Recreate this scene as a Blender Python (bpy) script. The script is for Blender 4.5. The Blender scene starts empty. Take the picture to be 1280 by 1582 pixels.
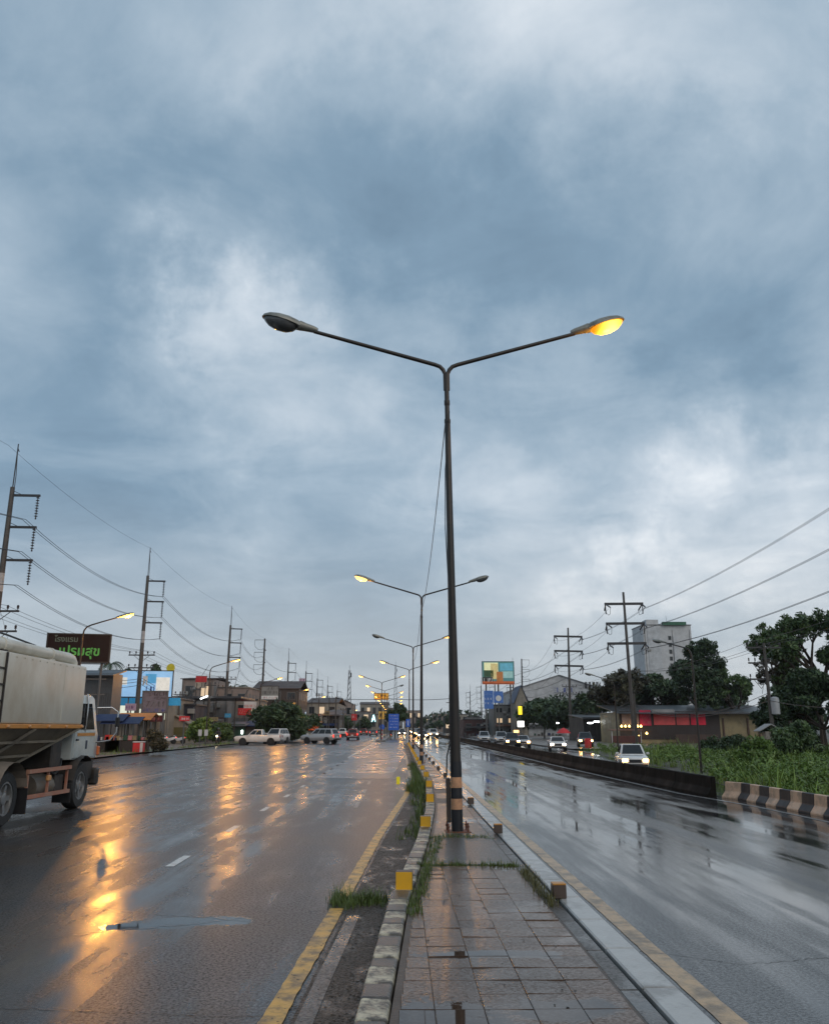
import bpy, bmesh, math, random
import numpy as np
from mathutils import Vector, Matrix
R = math.radians
scene = bpy.context.scene
col = scene.collection

# ---------------------------------------------------------------- camera
F, CX, CY, HC = 1280.0, 640.0, 791.0, 1.85
PITCH, YAW = R(14.62), R(-1.0)
cd = bpy.data.cameras.new('camera'); cam = bpy.data.objects.new('camera', cd); col.objects.link(cam)
cam.location = (0, 0, HC); cam.rotation_euler = (R(90) + PITCH, 0, YAW)
cd.sensor_fit = 'VERTICAL'; cd.sensor_height = 36; cd.lens = F / 1582 * 36
cd.clip_start = .1; cd.clip_end = 9000
scene.camera = cam

# ---------------------------------------------------------------- sky: grey dusk overcast
SUN_EL, SUN_AZ = R(38), R(150)       # azimuth clockwise from the road's direction
w = bpy.data.worlds.new('World'); scene.world = w; w.use_nodes = True
nt = w.node_tree; nt.nodes.clear(); N = nt.nodes.new; L = nt.links.new
def setin(n, **k):
    for a, b in k.items(): n.inputs[a.replace('_', ' ')].default_value = b
    return n
def math_(op, a, b=None, nt_=None, clamp=False):
    t = nt_ or nt; n = t.nodes.new('ShaderNodeMath'); n.operation = op; n.use_clamp = clamp
    for i, x in enumerate((a, b)):
        if x is None: continue
        if isinstance(x, (int, float)): n.inputs[i].default_value = x
        else: t.links.new(x, n.inputs[i])
    return n.outputs[0]
def smooth(x, lo, hi, nt_=None):
    t = nt_ or nt; n = t.nodes.new('ShaderNodeMapRange'); n.interpolation_type = 'SMOOTHSTEP'
    t.links.new(x, n.inputs[0]); n.inputs[1].default_value = lo; n.inputs[2].default_value = hi
    return n.outputs[0]
out = N('ShaderNodeOutputWorld'); bg = N('ShaderNodeBackground'); bg.inputs[1].default_value = .1
L(bg.outputs[0], out.inputs[0])
sky = N('ShaderNodeTexSky'); sky.sky_type = 'NISHITA'; sky.sun_disc = False
sky.sun_elevation = SUN_EL; sky.sun_rotation = SUN_AZ; sky.dust_density = 3
tc = N('ShaderNodeTexCoord'); D = tc.outputs['Generated']
nv = N('ShaderNodeVectorMath'); nv.operation = 'NORMALIZE'; L(D, nv.inputs[0])
sep = N('ShaderNodeSeparateXYZ'); L(nv.outputs[0], sep.inputs[0])
zc = math_('ADD', math_('MAXIMUM', sep.outputs[2], 0.0), .16)
cmb = N('ShaderNodeCombineXYZ'); L(math_('DIVIDE', sep.outputs[0], zc), cmb.inputs[0]); L(math_('DIVIDE', sep.outputs[1], zc), cmb.inputs[1])
def noise(vec, scale, detail=6, rough=.5, dist=0., off=(0, 0, 0)):
    m = N('ShaderNodeMapping'); L(vec, m.inputs[0]); m.inputs['Location'].default_value = off
    n = N('ShaderNodeTexNoise'); L(m.outputs[0], n.inputs['Vector'])
    n.inputs['Scale'].default_value = scale; n.inputs['Detail'].default_value = detail
    n.inputs['Roughness'].default_value = rough; n.inputs['Distortion'].default_value = dist
    return n
n1 = noise(cmb.outputs[0], .9, 7, .5, .2, (3.1, .4, 0))
n2 = noise(cmb.outputs[0], 2.3, 12, .60, .5, (7.3, 2.2, 0))
# broad light and dark masses of cloud, their edges broken up by noise
wn = noise(nv.outputs[0], 4.2, 10, .62, .0)
wv = N('ShaderNodeVectorMath'); wv.operation = 'SUBTRACT'; L(wn.outputs['Color'], wv.inputs[0]); wv.inputs[1].default_value = (.5, .5, .5)
ws = N('ShaderNodeVectorMath'); ws.operation = 'SCALE'; L(wv.outputs[0], ws.inputs[0]); ws.inputs['Scale'].default_value = .46
wd = N('ShaderNodeVectorMath'); wd.operation = 'ADD'; L(nv.outputs[0], wd.inputs[0]); L(ws.outputs[0], wd.inputs[1])
def pixdir(px, py):
    c, s = math.cos(PITCH), math.sin(PITCH)
    x, y, z = (px - CX) / F, 1.0, (CY - py) / F
    y, z = y * c - z * s, y * s + z * c
    cy, sy = math.cos(YAW), math.sin(YAW)
    return Vector((x * cy - y * sy, x * sy + y * cy, z))
tot = None
CLOUDS = [  # centre (as a bearing), radius in degrees, lift
    (860, 0, 13, .24), (560, -60, 14, .17), (1250, 60, 13, .12), (330, 40, 7, .10), (540, 470, 7, .17), (335, 505, 5, .17),
    (430, 620, 8, .22), (620, 690, 9, .20), (900, 690, 9, .16), (1050, 870, 8, .26), (1290, 860, 9, .40), (950, 860, 4, .26), (800, 880, 6, .14), (380, 480, 3, .14),
    (400, 320, 13, -.20), (760, 320, 10, -.18), (1060, 330, 9, -.10), (60, 560, 12, -.10), (1000, 480, 9, -.12), (200, 760, 8, -.04), (520, 560, 3, -.1), (1180, 560, 9, -.03),
    (-500, 200, 20, .15), (1900, 300, 22, .12), (700, -900, 26, .18), (1500, -700, 20, -.1), (-400, -800, 22, -.1)]
for px, py, r, a in CLOUDS:
    c = pixdir(px, py).normalized()
    dn = N('ShaderNodeVectorMath'); dn.operation = 'DISTANCE'; L(wd.outputs[0], dn.inputs[0]); dn.inputs[1].default_value = c
    g = math_('MULTIPLY', smooth(dn.outputs['Value'], R(r) * 1.7, 0.0), a)
    tot = g if tot is None else math_('ADD', tot, g)
v = math_('ADD', tot, math_('MULTIPLY', math_('SUBTRACT', n1.outputs[0], .5), .60))
v = math_('ADD', v, math_('MULTIPLY', math_('SUBTRACT', n2.outputs[0], .5), .72))
v = math_('ADD', v, .34)
cr = N('ShaderNodeValToRGB'); L(v, cr.inputs[0]); e = cr.color_ramp.elements
e[0].position = 0; e[0].color = (.125, .200, .280, 1)
e[1].position = 1; e[1].color = (.86, .89, .92, 1)
for p, c in ((.25, (.200, .300, .400)), (.50, (.335, .432, .525)), (.74, (.545, .618, .690))):
    k = e.new(p); k.color = (*c, 1)
# towards the horizon the cloud deck greys and warms
hz = smooth(sep.outputs[2], .30, .0)
greys = N('ShaderNodeMix'); greys.data_type = 'RGBA'; greys.inputs[7].default_value = (.62, .62, .61, 1)
L(math_('MULTIPLY', hz, .55), greys.inputs[0]); L(cr.outputs[0], greys.inputs[6])
sc = N('ShaderNodeVectorMath'); sc.operation = 'SCALE'; L(greys.outputs[2], sc.inputs[0]); sc.inputs['Scale'].default_value = 10.0
mx = N('ShaderNodeMix'); mx.data_type = 'RGBA'; mx.inputs[0].default_value = .93
L(sky.outputs[0], mx.inputs[6]); L(sc.outputs[0], mx.inputs[7]); L(mx.outputs[2], bg.inputs[0])

# ---------------------------------------------------------------- sun behind cloud, exposure
sd = bpy.data.lights.new('sun', 'SUN'); sun = bpy.data.objects.new('sun', sd); col.objects.link(sun)
sd.energy = .75; sd.angle = R(50); sd.color = (1, .86, .72)
dirv = Vector((math.sin(SUN_AZ) * math.cos(SUN_EL), math.cos(SUN_AZ) * math.cos(SUN_EL), math.sin(SUN_EL)))
sun.rotation_euler = dirv.to_track_quat('Z', 'Y').to_euler()
vs = scene.view_settings; vs.view_transform = 'Standard'; vs.look = 'None'; vs.gamma = 1; vs.exposure = 0.22
cy = scene.cycles; cy.use_denoising = True; cy.denoising_prefilter = 'ACCURATE'; cy.denoising_input_passes = 'RGB_ALBEDO_NORMAL'; cy.max_bounces = 5; cy.diffuse_bounces = 2; cy.glossy_bounces = 3
cy.transmission_bounces = 3; cy.transparent_max_bounces = 6; cy.sample_clamp_indirect = 6; cy.caustics_reflective = False; cy.caustics_refractive = False
cy.use_light_tree = True; cy.volume_bounces = 0

# ---------------------------------------------------------------- helpers
random.seed(7)
def at(px, py, Y):
    "the point on a bearing at a distance Y along the road"
    d = pixdir(px, py); t = Y / d.y
    return Vector((d.x * t, Y, HC + d.z * t))
def ord_(n):
    return ['first', 'second', 'third', 'fourth', 'fifth', 'sixth', 'seventh', 'eighth', 'ninth', 'tenth', 'eleventh', 'twelfth', 'thirteenth', 'fourteenth', 'fifteenth',
            'sixteenth', 'seventeenth', 'eighteenth', 'nineteenth', 'twentieth', 'twenty-first', 'twenty-second', 'twenty-third', 'twenty-fourth'][n]
def lerp(tab, x):
    return float(np.interp(x, [a for a, b in tab], [b for a, b in tab]))

class MB:
    "collects shapes, then links them as one mesh object"
    def __init__(s): s.v = []; s.f = []; s.m = []
    def add(s, vs, fs, mi=0):
        b = len(s.v); s.v += [tuple(p) for p in vs]; s.f += [tuple(b + i for i in f) for f in fs]; s.m += [mi] * len(fs); return s
    def box(s, c, d, mi=0, rz=0, top=(1, 1)):
        x, y, z = d[0] / 2, d[1] / 2, d[2] / 2; ca, sa = math.cos(rz), math.sin(rz); p = []
        for k, zz in enumerate((-z, z)):
            tx, ty = (1, 1) if k == 0 else top
            for a, b in ((-1, -1), (1, -1), (1, 1), (-1, 1)):
                u, w_ = a * x * tx, b * y * ty
                p.append((c[0] + u * ca - w_ * sa, c[1] + u * sa + w_ * ca, c[2] + zz))
        return s.add(p, [(0, 3, 2, 1), (4, 5, 6, 7), (0, 1, 5, 4), (1, 2, 6, 5), (2, 3, 7, 6), (3, 0, 4, 7)], mi)
    def bar(s, p0, p1, wd_, ht, mi=0):
        p0, p1 = Vector(p0), Vector(p1); t = (p1 - p0).normalized()
        up = Vector((0, 0, 1)) if abs(t.z) < .95 else Vector((0, 1, 0))
        a = t.cross(up).normalized() * wd_ / 2; b = a.cross(t).normalized() * ht / 2
        p = [q + u for q in (p0, p1) for u in (-a - b, a - b, a + b, -a + b)]
        return s.add(p, [(0, 1, 2, 3), (7, 6, 5, 4), (0, 4, 5, 1), (1, 5, 6, 2), (2, 6, 7, 3), (3, 7, 4, 0)], mi)
    def tube(s, path, r, n=8, mi=0, caps=True, flat=1.0):
        path = [Vector(p) for p in path]; m = len(path); rs = r if isinstance(r, (list, tuple)) else [r] * m
        ref = None; p = []
        for i in range(m):
            t = (path[min(i + 1, m - 1)] - path[max(i - 1, 0)]).normalized()
            if ref is None:
                ref = t.cross(Vector((0, 0, 1)) if abs(t.z) < .95 else Vector((0, 1, 0))).normalized()
            ref = (ref - t * ref.dot(t)).normalized(); q = t.cross(ref)
            for k in range(n):
                a = 2 * math.pi * k / n
                p.append(path[i] + (ref * math.cos(a) + q * math.sin(a) * flat) * rs[i])
        f = [(i * n + k, i * n + (k + 1) % n, (i + 1) * n + (k + 1) % n, (i + 1) * n + k) for i in range(m - 1) for k in range(n)]
        if caps: f += [tuple(range(n - 1, -1, -1)), tuple((m - 1) * n + k for k in range(n))]
        return s.add(p, f, mi)
    def lathe(s, c, prof, axis=(0, 0, 1), n=16, mi=0, caps=True):
        c = Vector(c); t = Vector(axis).normalized(); a = t.cross(Vector((0, 0, 1)) if abs(t.z) < .9 else Vector((1, 0, 0))).normalized(); b = t.cross(a); p = []
        for r, h in prof:
            for k in range(n):
                g = 2 * math.pi * k / n; p.append(c + t * h + (a * math.cos(g) + b * math.sin(g)) * r)
        m = len(prof)
        f = [(i * n + k, i * n + (k + 1) % n, (i + 1) * n + (k + 1) % n, (i + 1) * n + k) for i in range(m - 1) for k in range(n)]
        if caps: f += [tuple(range(n - 1, -1, -1)), tuple((m - 1) * n + k for k in range(n))]
        return s.add(p, f, mi)
    def prism(s, poly, x0, x1, axis='x', mi=0):
        "a polygon in the other two axes, drawn out along one axis"
        n = len(poly)
        mk = {'x': lambda t, q: (t, q[0], q[1]), 'y': lambda t, q: (q[0], t, q[1]), 'z': lambda t, q: (q[0], q[1], t)}[axis]
        p = [mk(x0, q) for q in poly] + [mk(x1, q) for q in poly]
        return s.add(p, [tuple(range(n)), tuple(range(2 * n - 1, n - 1, -1))] + [(k, n + k, n + (k + 1) % n, (k + 1) % n) for k in range(n)], mi)
    def loft(s, rings, mi=0, caps=True):
        n = len(rings[0]); m = len(rings); p = [q for r in rings for q in r]
        f = [(i * n + k, i * n + (k + 1) % n, (i + 1) * n + (k + 1) % n, (i + 1) * n + k) for i in range(m - 1) for k in range(n)]
        if caps: f += [tuple(range(n - 1, -1, -1)), tuple((m - 1) * n + k for k in range(n))]
        return s.add(p, f, mi)
    def mesh(s, name, mats, smooth_=False, bevel=0, seg=1, normals=True):
        me = bpy.data.meshes.new(name); me.from_pydata(s.v, [], s.f)
        for m in (mats if isinstance(mats, (list, tuple)) else [mats]): me.materials.append(m)
        me.polygons.foreach_set('material_index', s.m)
        if normals or bevel:
            bm = bmesh.new(); bm.from_mesh(me)
            if normals: bmesh.ops.recalc_face_normals(bm, faces=bm.faces)
            if bevel: bmesh.ops.bevel(bm, geom=bm.edges[:], offset=bevel, segments=seg, affect='EDGES', profile=.5, clamp_overlap=True)
            bm.to_mesh(me); bm.free()
        if smooth_:
            me.polygons.foreach_set('use_smooth', [True] * len(me.polygons))
            me.set_sharp_from_angle(angle=R(smooth_ if smooth_ is not True else 40))
        me.update(); return me
    def build(s, name, mats, parent=None, loc=None, **k):
        return link(name, s.mesh(name, mats, **k), parent, loc)
def link(name, me, parent=None, loc=None, rot=None):
    o = bpy.data.objects.new(name, me); col.objects.link(o)
    if parent: o.parent = parent
    if loc is not None: o.location = loc
    if rot is not None: o.rotation_euler = rot
    return o
def tag(o, label=None, cat=None, group=None, kind=None):
    for k, x in (('label', label), ('category', cat), ('group', group), ('kind', kind)):
        if x: o[k] = x
    return o
def thing(name, loc, label, cat, group=None, rz=0):
    o = bpy.data.objects.new(name, None); col.objects.link(o); o.location = loc; o.rotation_euler = (0, 0, rz); o.empty_display_size = .2
    return tag(o, label, cat, group)
def copy_tree(o, parent=None, memo=None):
    c = o.copy(); col.objects.link(c); c.parent = parent
    for ch in list(o.children): copy_tree(ch, c)
    return c
def structure(o): o['kind'] = 'structure'; return o

# ---------------------------------------------------------------- materials
MATS = {}
def mat(name, c, rough=.6, metal=0., var=.18, scale=3., bump=0., bscale=40., spec=.5, emit=None, es=0., dirt=None, dirt_amt=.5, dirt_scale=1.2, dirt_rng=(.40, .66), rand=0., stretch=(1, 1, 1), coat=0.):
    if name in MATS: return MATS[name]
    m = bpy.data.materials.new(name); m.use_nodes = True; t = m.node_tree; b = t.nodes['Principled BSDF']
    b.inputs['Roughness'].default_value = rough; b.inputs['Metallic'].default_value = metal; b.inputs['Specular IOR Level'].default_value = spec
    b.inputs['Coat Weight'].default_value = coat; b.inputs['Coat Roughness'].default_value = .12
    tcn = t.nodes.new('ShaderNodeTexCoord'); mp = t.nodes.new('ShaderNodeMapping'); t.links.new(tcn.outputs['Object'], mp.inputs[0]); mp.inputs['Scale'].default_value = stretch
    n = t.nodes.new('ShaderNodeTexNoise'); n.inputs['Scale'].default_value = scale; n.inputs['Detail'].default_value = 7; n.inputs['Roughness'].default_value = .6
    t.links.new(mp.outputs[0], n.inputs['Vector'])
    r = t.nodes.new('ShaderNodeMapRange'); t.links.new(n.outputs[0], r.inputs[0])
    r.inputs[1].default_value = .25; r.inputs[2].default_value = .75; r.inputs[3].default_value = 1 - var; r.inputs[4].default_value = 1 + var
    src = r.outputs[0]
    if rand:
        oi = t.nodes.new('ShaderNodeObjectInfo'); rr = t.nodes.new('ShaderNodeMapRange'); t.links.new(oi.outputs['Random'], rr.inputs[0])
        rr.inputs[3].default_value = 1 - rand; rr.inputs[4].default_value = 1 + rand
        src = math_('MULTIPLY', src, rr.outputs[0], t)
    vm = t.nodes.new('ShaderNodeVectorMath'); vm.operation = 'SCALE'; vm.inputs[0].default_value = c[:3]; t.links.new(src, vm.inputs['Scale'])
    cs = vm.outputs[0]
    if dirt:
        dn = t.nodes.new('ShaderNodeTexNoise'); dn.inputs['Scale'].default_value = dirt_scale; dn.inputs['Detail'].default_value = 9; dn.inputs['Roughness'].default_value = .68
        t.links.new(mp.outputs[0], dn.inputs['Vector'])
        f = math_('MULTIPLY', smooth(dn.outputs[0], dirt_rng[0], dirt_rng[1], t), dirt_amt, t)
        mxn = t.nodes.new('ShaderNodeMix'); mxn.data_type = 'RGBA'; t.links.new(f, mxn.inputs[0]); t.links.new(cs, mxn.inputs[6]); mxn.inputs[7].default_value = (*dirt, 1); cs = mxn.outputs[2]
    t.links.new(cs, b.inputs['Base Color'])
    rv = t.nodes.new('ShaderNodeMapRange'); t.links.new(n.outputs[0], rv.inputs[0]); rv.inputs[1].default_value = .3; rv.inputs[2].default_value = .7
    rv.inputs[3].default_value = max(.03, rough * .8); rv.inputs[4].default_value = min(1, rough * 1.2); t.links.new(rv.outputs[0], b.inputs['Roughness'])
    if bump:
        bn = t.nodes.new('ShaderNodeTexNoise'); bn.inputs['Scale'].default_value = bscale; bn.inputs['Detail'].default_value = 4; t.links.new(mp.outputs[0], bn.inputs['Vector'])
        bp = t.nodes.new('ShaderNodeBump'); bp.inputs['Strength'].default_value = bump; bp.inputs['Distance'].default_value = .02
        t.links.new(bn.outputs[0], bp.inputs['Height']); t.links.new(bp.outputs[0], b.inputs['Normal'])
    if emit:
        b.inputs['Emission Color'].default_value = (*emit, 1); b.inputs['Emission Strength'].default_value = es
    MATS[name] = m; return m
def glow(name, c, s, base=(.5, .5, .5)):
    return mat(name, base, .4, emit=c, es=s, var=.02)

def wet(name, c, lo, hi, pscale, stretch=(1, .35, 1), grain=.35, cut=(.42, .62), bump=.25, warm=None, seed=0., spec=.5, patches=None, spec_lo=.2, tracks=0., rnd=0.):
    "wet paving: dark, with films of standing water (smooth) between patches where the grain breaks through (rough)"
    m = bpy.data.materials.new(name); m.use_nodes = True; t = m.node_tree; b = t.nodes['Principled BSDF']; nn = t.nodes.new
    geo = nn('ShaderNodeNewGeometry'); P = geo.outputs['Position']
    mp = nn('ShaderNodeMapping'); t.links.new(P, mp.inputs[0]); mp.inputs['Scale'].default_value = stretch; mp.inputs['Location'].default_value = (seed, seed * .7, 0)
    def nz(vec, s, d=6, r=.55, dist=0):
        n = nn('ShaderNodeTexNoise'); t.links.new(vec, n.inputs['Vector']); n.inputs['Scale'].default_value = s; n.inputs['Detail'].default_value = d
        n.inputs['Roughness'].default_value = r; n.inputs['Distortion'].default_value = dist; return n.outputs[0]
    big = nz(mp.outputs[0], pscale, 9, .6, .4); mid = nz(mp.outputs[0], pscale * 6, 6, .6)
    fine = nz(P, 38, 4, .75); stone = nn('ShaderNodeTexVoronoi'); stone.inputs['Scale'].default_value = 60; t.links.new(P, stone.inputs['Vector'])
    tm = nn('ShaderNodeMapping'); t.links.new(P, tm.inputs[0]); tm.inputs['Scale'].default_value = (1.7, .035, 1); tm.inputs['Location'].default_value = (seed, 0, 0)
    trk = nz(tm.outputs[0], 1.0, 5, .6, .1)                  # long tyre-polished streaks
    blend = math_('ADD', math_('ADD', math_('MULTIPLY', big, .75 - tracks, t), math_('MULTIPLY', mid, .25, t), t), math_('MULTIPLY', trk, tracks, t), t)
    film = smooth(blend, cut[0], cut[1], t)                  # 0 dry grain .. 1 water film
    pud = None                                               # standing puddles with ragged shores
    for (x, y, rx, ry) in (patches or ()):
        pm_ = nn('ShaderNodeMapping'); t.links.new(P, pm_.inputs[0]); pm_.inputs['Location'].default_value = (-x / rx, -y / ry, 0); pm_.inputs['Scale'].default_value = (1 / rx, 1 / ry, 0)
        ln_ = nn('ShaderNodeVectorMath'); ln_.operation = 'LENGTH'; t.links.new(pm_.outputs[0], ln_.inputs[0])
        g_ = math_('SUBTRACT', 1.0, ln_.outputs['Value'], t); pud = g_ if pud is None else math_('MAXIMUM', pud, g_, t)
    if pud is not None:
        shore = math_('ADD', math_('MULTIPLY', math_('SUBTRACT', nz(P, 2.2, 6, .6, .5), .5, t), 2.6, t), math_('MULTIPLY', math_('SUBTRACT', nz(P, 14, 4, .6), .5, t), .8, t), t)
        pudm = smooth(math_('ADD', pud, shore, t), .0, .42, t); film = math_('MAXIMUM', film, pudm, t)
    rg = nn('ShaderNodeMapRange'); t.links.new(film, rg.inputs[0]); rg.inputs[3].default_value = hi; rg.inputs[4].default_value = lo
    ro = rg.outputs[0]
    if pud is not None: ro = math_('ADD', math_('MULTIPLY', ro, math_('SUBTRACT', 1.0, pudm, t), t), math_('MULTIPLY', pudm, .025, t), t)
    t.links.new(ro, b.inputs['Roughness'])
    sv = math_('ADD', math_('MULTIPLY', smooth(fine, .30, .70, t), grain * 2, t), 1 - grain, t)
    sv = math_('MULTIPLY', sv, math_('ADD', math_('MULTIPLY', mid, .5, t), .75, t), t)
    vm = nn('ShaderNodeVectorMath'); vm.operation = 'SCALE'; vm.inputs[0].default_value = c; t.links.new(sv, vm.inputs['Scale']); cs = vm.outputs[0]
    if rnd:
        oi = nn('ShaderNodeObjectInfo'); cs_ = nn('ShaderNodeVectorMath'); cs_.operation = 'SCALE'; t.links.new(cs, cs_.inputs[0]); t.links.new(math_('ADD', math_('MULTIPLY', oi.outputs['Random'], 2 * rnd, t), 1 - rnd, t), cs_.inputs['Scale']); cs = cs_.outputs[0]
    if warm:
        mxn = nn('ShaderNodeMix'); mxn.data_type = 'RGBA'; t.links.new(smooth(nz(P, .45, 5), .42, .66, t), mxn.inputs[0]); t.links.new(cs, mxn.inputs[6]); mxn.inputs[7].default_value = (*warm, 1); cs = mxn.outputs[2]
    if pud is not None:
        mp_ = nn('ShaderNodeMix'); mp_.data_type = 'RGBA'; t.links.new(pudm, mp_.inputs[0]); t.links.new(cs, mp_.inputs[6]); mp_.inputs[7].default_value = (c[0] * .45, c[1] * .45, c[2] * .45, 1); cs = mp_.outputs[2]
    t.links.new(cs, b.inputs['Base Color'])
    sp_ = nn('ShaderNodeMapRange'); t.links.new(math_('MAXIMUM', smooth(fine, .40, .60, t), math_('MULTIPLY', film, .55, t), t), sp_.inputs[0]); sp_.inputs[3].default_value = spec * spec_lo; sp_.inputs[4].default_value = spec * 1.25
    t.links.new(sp_.outputs[0], b.inputs['Specular IOR Level'])
    bp = nn('ShaderNodeBump'); bp.inputs['Distance'].default_value = .012
    t.links.new(math_('MULTIPLY', math_('SUBTRACT', 1.0, film, t), bump, t), bp.inputs['Strength'])
    t.links.new(math_('ADD', stone.outputs['Distance'], math_('MULTIPLY', fine, .6, t), t), bp.inputs['Height']); t.links.new(bp.outputs[0], b.inputs['Normal'])
    MATS[name] = m; return m
# ================================================================ the setting
def gp(px, py, z=0.0):
    d = pixdir(px, py); t = (z - HC) / d.z; return (d.x * t, d.y * t)
asph_l = wet('wet_asphalt_shop_side', (.032, .032, .034), .09, .33, .30, (1, .30, 1), .85, (.46, .64), .13, warm=(.048, .037, .029), seed=3., tracks=.3, spec_lo=.08, spec=.42, patches=[(*gp(300, 1424), .55, .22), (*gp(205, 1432), .4, .18)])
asph_r = wet('wet_asphalt_field_side', (.036, .036, .037), .04, .24, .42, (1, .14, 1), .8, (.40, .56), .11, seed=11., tracks=.35, spec_lo=.2, spec=.62)
conc_l = wet('wet_concrete_lane', (.13, .105, .095), .10, .30, .5, (1, .5, 1), .25, (.46, .68), .2, seed=5.)
shoulder_m = wet('wet_shoulder', (.16, .135, .115), .12, .5, .35, (1, .5, 1), .35, (.48, .66), .3, warm=(.12, .085, .06), seed=8.)
tile_m = wet('wet_paving_tile', (.135, .083, .056), .07, .26, .55, (1, 1, 1), .35, (.48, .70), .12, warm=(.085, .056, .040), seed=2., rnd=.22, spec=.36, patches=[(*gp(700, 1585, .2), .55, .45), (*gp(860, 1560, .2), .45, .25), (*gp(750, 1475, .2), .6, .14), (*gp(800, 1340, .2), .5, .3)])
slab_m = wet('wet_concrete_slab', (.075, .064, .056), .08, .34, .7, (1, .7, 1), .3, (.46, .66), .2, seed=6.)
kerb_m = mat('kerb_concrete', (.17, .155, .14), .38, var=.3, scale=9, bump=.4, bscale=60, dirt=(.03, .027, .02), dirt_amt=.75, dirt_scale=4)
kerbw_m = mat('kerb_worn_white_paint', (.56, .50, .36), .4, var=.25, scale=9, bump=.4, bscale=60, dirt=(.06, .052, .043), dirt_amt=.97, dirt_scale=6, dirt_rng=(.41, .58))
kerbg_m = mat('kerb_wet_pale_grey', (.40, .39, .37), .22, var=.15, scale=3, bump=.15, bscale=50, dirt=(.13, .12, .105), dirt_amt=.6, dirt_scale=2.2, dirt_rng=(.46, .66))
kerbk_m = mat('kerb_worn_black_paint', (.055, .05, .045), .35, var=.3, scale=9, bump=.3, bscale=60, dirt=(.13, .115, .098), dirt_amt=.8, dirt_scale=5)
yline_m = mat('worn_yellow_road_paint', (.66, .35, .04), .36, var=.25, scale=12, bump=.25, bscale=70, dirt=(.07, .055, .04), dirt_amt=.85, dirt_scale=6)
tline_m = mat('worn_tan_edge_paint', (.50, .34, .19), .36, var=.2, scale=12, bump=.2, bscale=70, dirt=(.10, .08, .06), dirt_amt=.8, dirt_scale=4)
wline_m = mat('worn_white_road_paint', (.66, .66, .63), .34, var=.15, scale=12, dirt=(.10, .10, .10), dirt_amt=.6, dirt_scale=6)
fline_m = mat('faded_white_road_paint', (.24, .235, .23), .34, var=.3, scale=10, dirt=(.07, .07, .07), dirt_amt=.85, dirt_scale=4)
mud_m = wet('wet_mud', (.060, .043, .030), .16, .55, 1.6, (1, .5, 1), .5, (.5, .64), .8, warm=(.035, .028, .02), seed=4.)
earth_m = mat('damp_earth', (.075, .06, .042), .6, var=.4, scale=.6, bump=.6, bscale=8, dirt=(.04, .055, .025), dirt_amt=.7, dirt_scale=.3)
water_m = mat('puddle_water', (.02, .02, .02), .02, var=.05, scale=2, bump=.015, bscale=5)
tar_m = mat('black_crack_filler', (.012, .012, .012), .3, var=.3)
M_dark = mat('soot_dark', (.02, .02, .02), .6)

def sheet(name, pts_l, pts_r, z, m, n=None):
    "a flat strip between two polylines that share their Y stations"
    b = MB(); k = len(pts_l); zz = z if callable(z) else (lambda x, y: z)
    b.add([(x, y, zz(x, y)) for x, y in pts_l] + [(x, y, zz(x, y)) for x, y in pts_r], [(i, k + i, k + i + 1, i + 1) for i in range(k - 1)])
    o = b.build(name, m); return structure(o)
KX = [(3, -.42), (5, -.29), (8.65, -.12), (13.5, .25), (18, .52), (22, .67), (28, .82), (400, .82)]     # the median's outer face, shop side
def kx(y): return lerp(KX, y)
YL = [(3, -.93), (6.2, -.82), (7.7, -.74), (10, -.63), (15.4, -.375), (20, -.10), (25, .2), (32, .42), (60, .45)]
def yl(y): return lerp(YL, y)
WX = [(4, 9.35), (16, 9.3), (23.5, 9.2), (24, 8.75), (45, 8.5), (150, 8.6), (330, 8.6)]                   # roadside wall
def wx(y): return lerp(WX, y)

structure(MB().add([(-1500, -100, -1.0), (1500, -100, -1.0), (1500, 1900, -1.0), (-1500, 1900, -1.0)], [(0, 1, 2, 3)]).build('ground', earth_m))
ys = [-6, 0, 3, 5, 8.65, 13.5, 18, 22, 28, 40, 60, 90, 120, 160, 220, 300, 420]
def lx(y): return lerp([(-6, -17.5), (45, -18), (62, -19.2), (420, -19.2)], y)
sheet('road', [(lx(y), y) for y in ys], [(kx(y) + .05 if y < 104 else 1.0, y) for y in ys], 0.0, asph_l)
road_r = sheet('road', [(1.70 if y < 104 else 1.0, y) for y in ys], [(wx(y) + .1, y) for y in ys], 0.0, asph_r)
# lighter concrete pocket lane beside the median
sheet('road_pocket_lane', [(-3.25, y) for y in (33, 60, 90, 112)], [(-.3 if y == 33 else .30, y) for y in (33, 60, 90, 112)], .004, conc_l)
sheet('pavement', [(-60, y) for y in (-6, 40, 62, 110, 200, 420)], [(lx(y) + .02, y) for y in (-6, 40, 62, 110, 200, 420)], .10, shoulder_m)
sheet('pavement_forecourt', [(-400, y) for y in (-6, 60, 420)], [(-60, y) for y in (-6, 60, 420)], .09, earth_m)
def fz(x, y): return lerp([(0, -.92), (62, -.92), (95, -.42), (500, -.42)], y)
# frontage road on the field side, a little lower than the highway
sheet('frontage_road', [(wx(y) + .1, y) for y in ys], [(lerp([(0, 13.5), (30, 14), (50, 17.5), (62, 19)], y), y) for y in ys], fz, asph_r)
sheet('frontage_pavement', [(19.0, y) for y in (95, 140, 220, 420)], [(60, y) for y in (95, 140, 220, 420)], -.36, shoulder_m)

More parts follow.
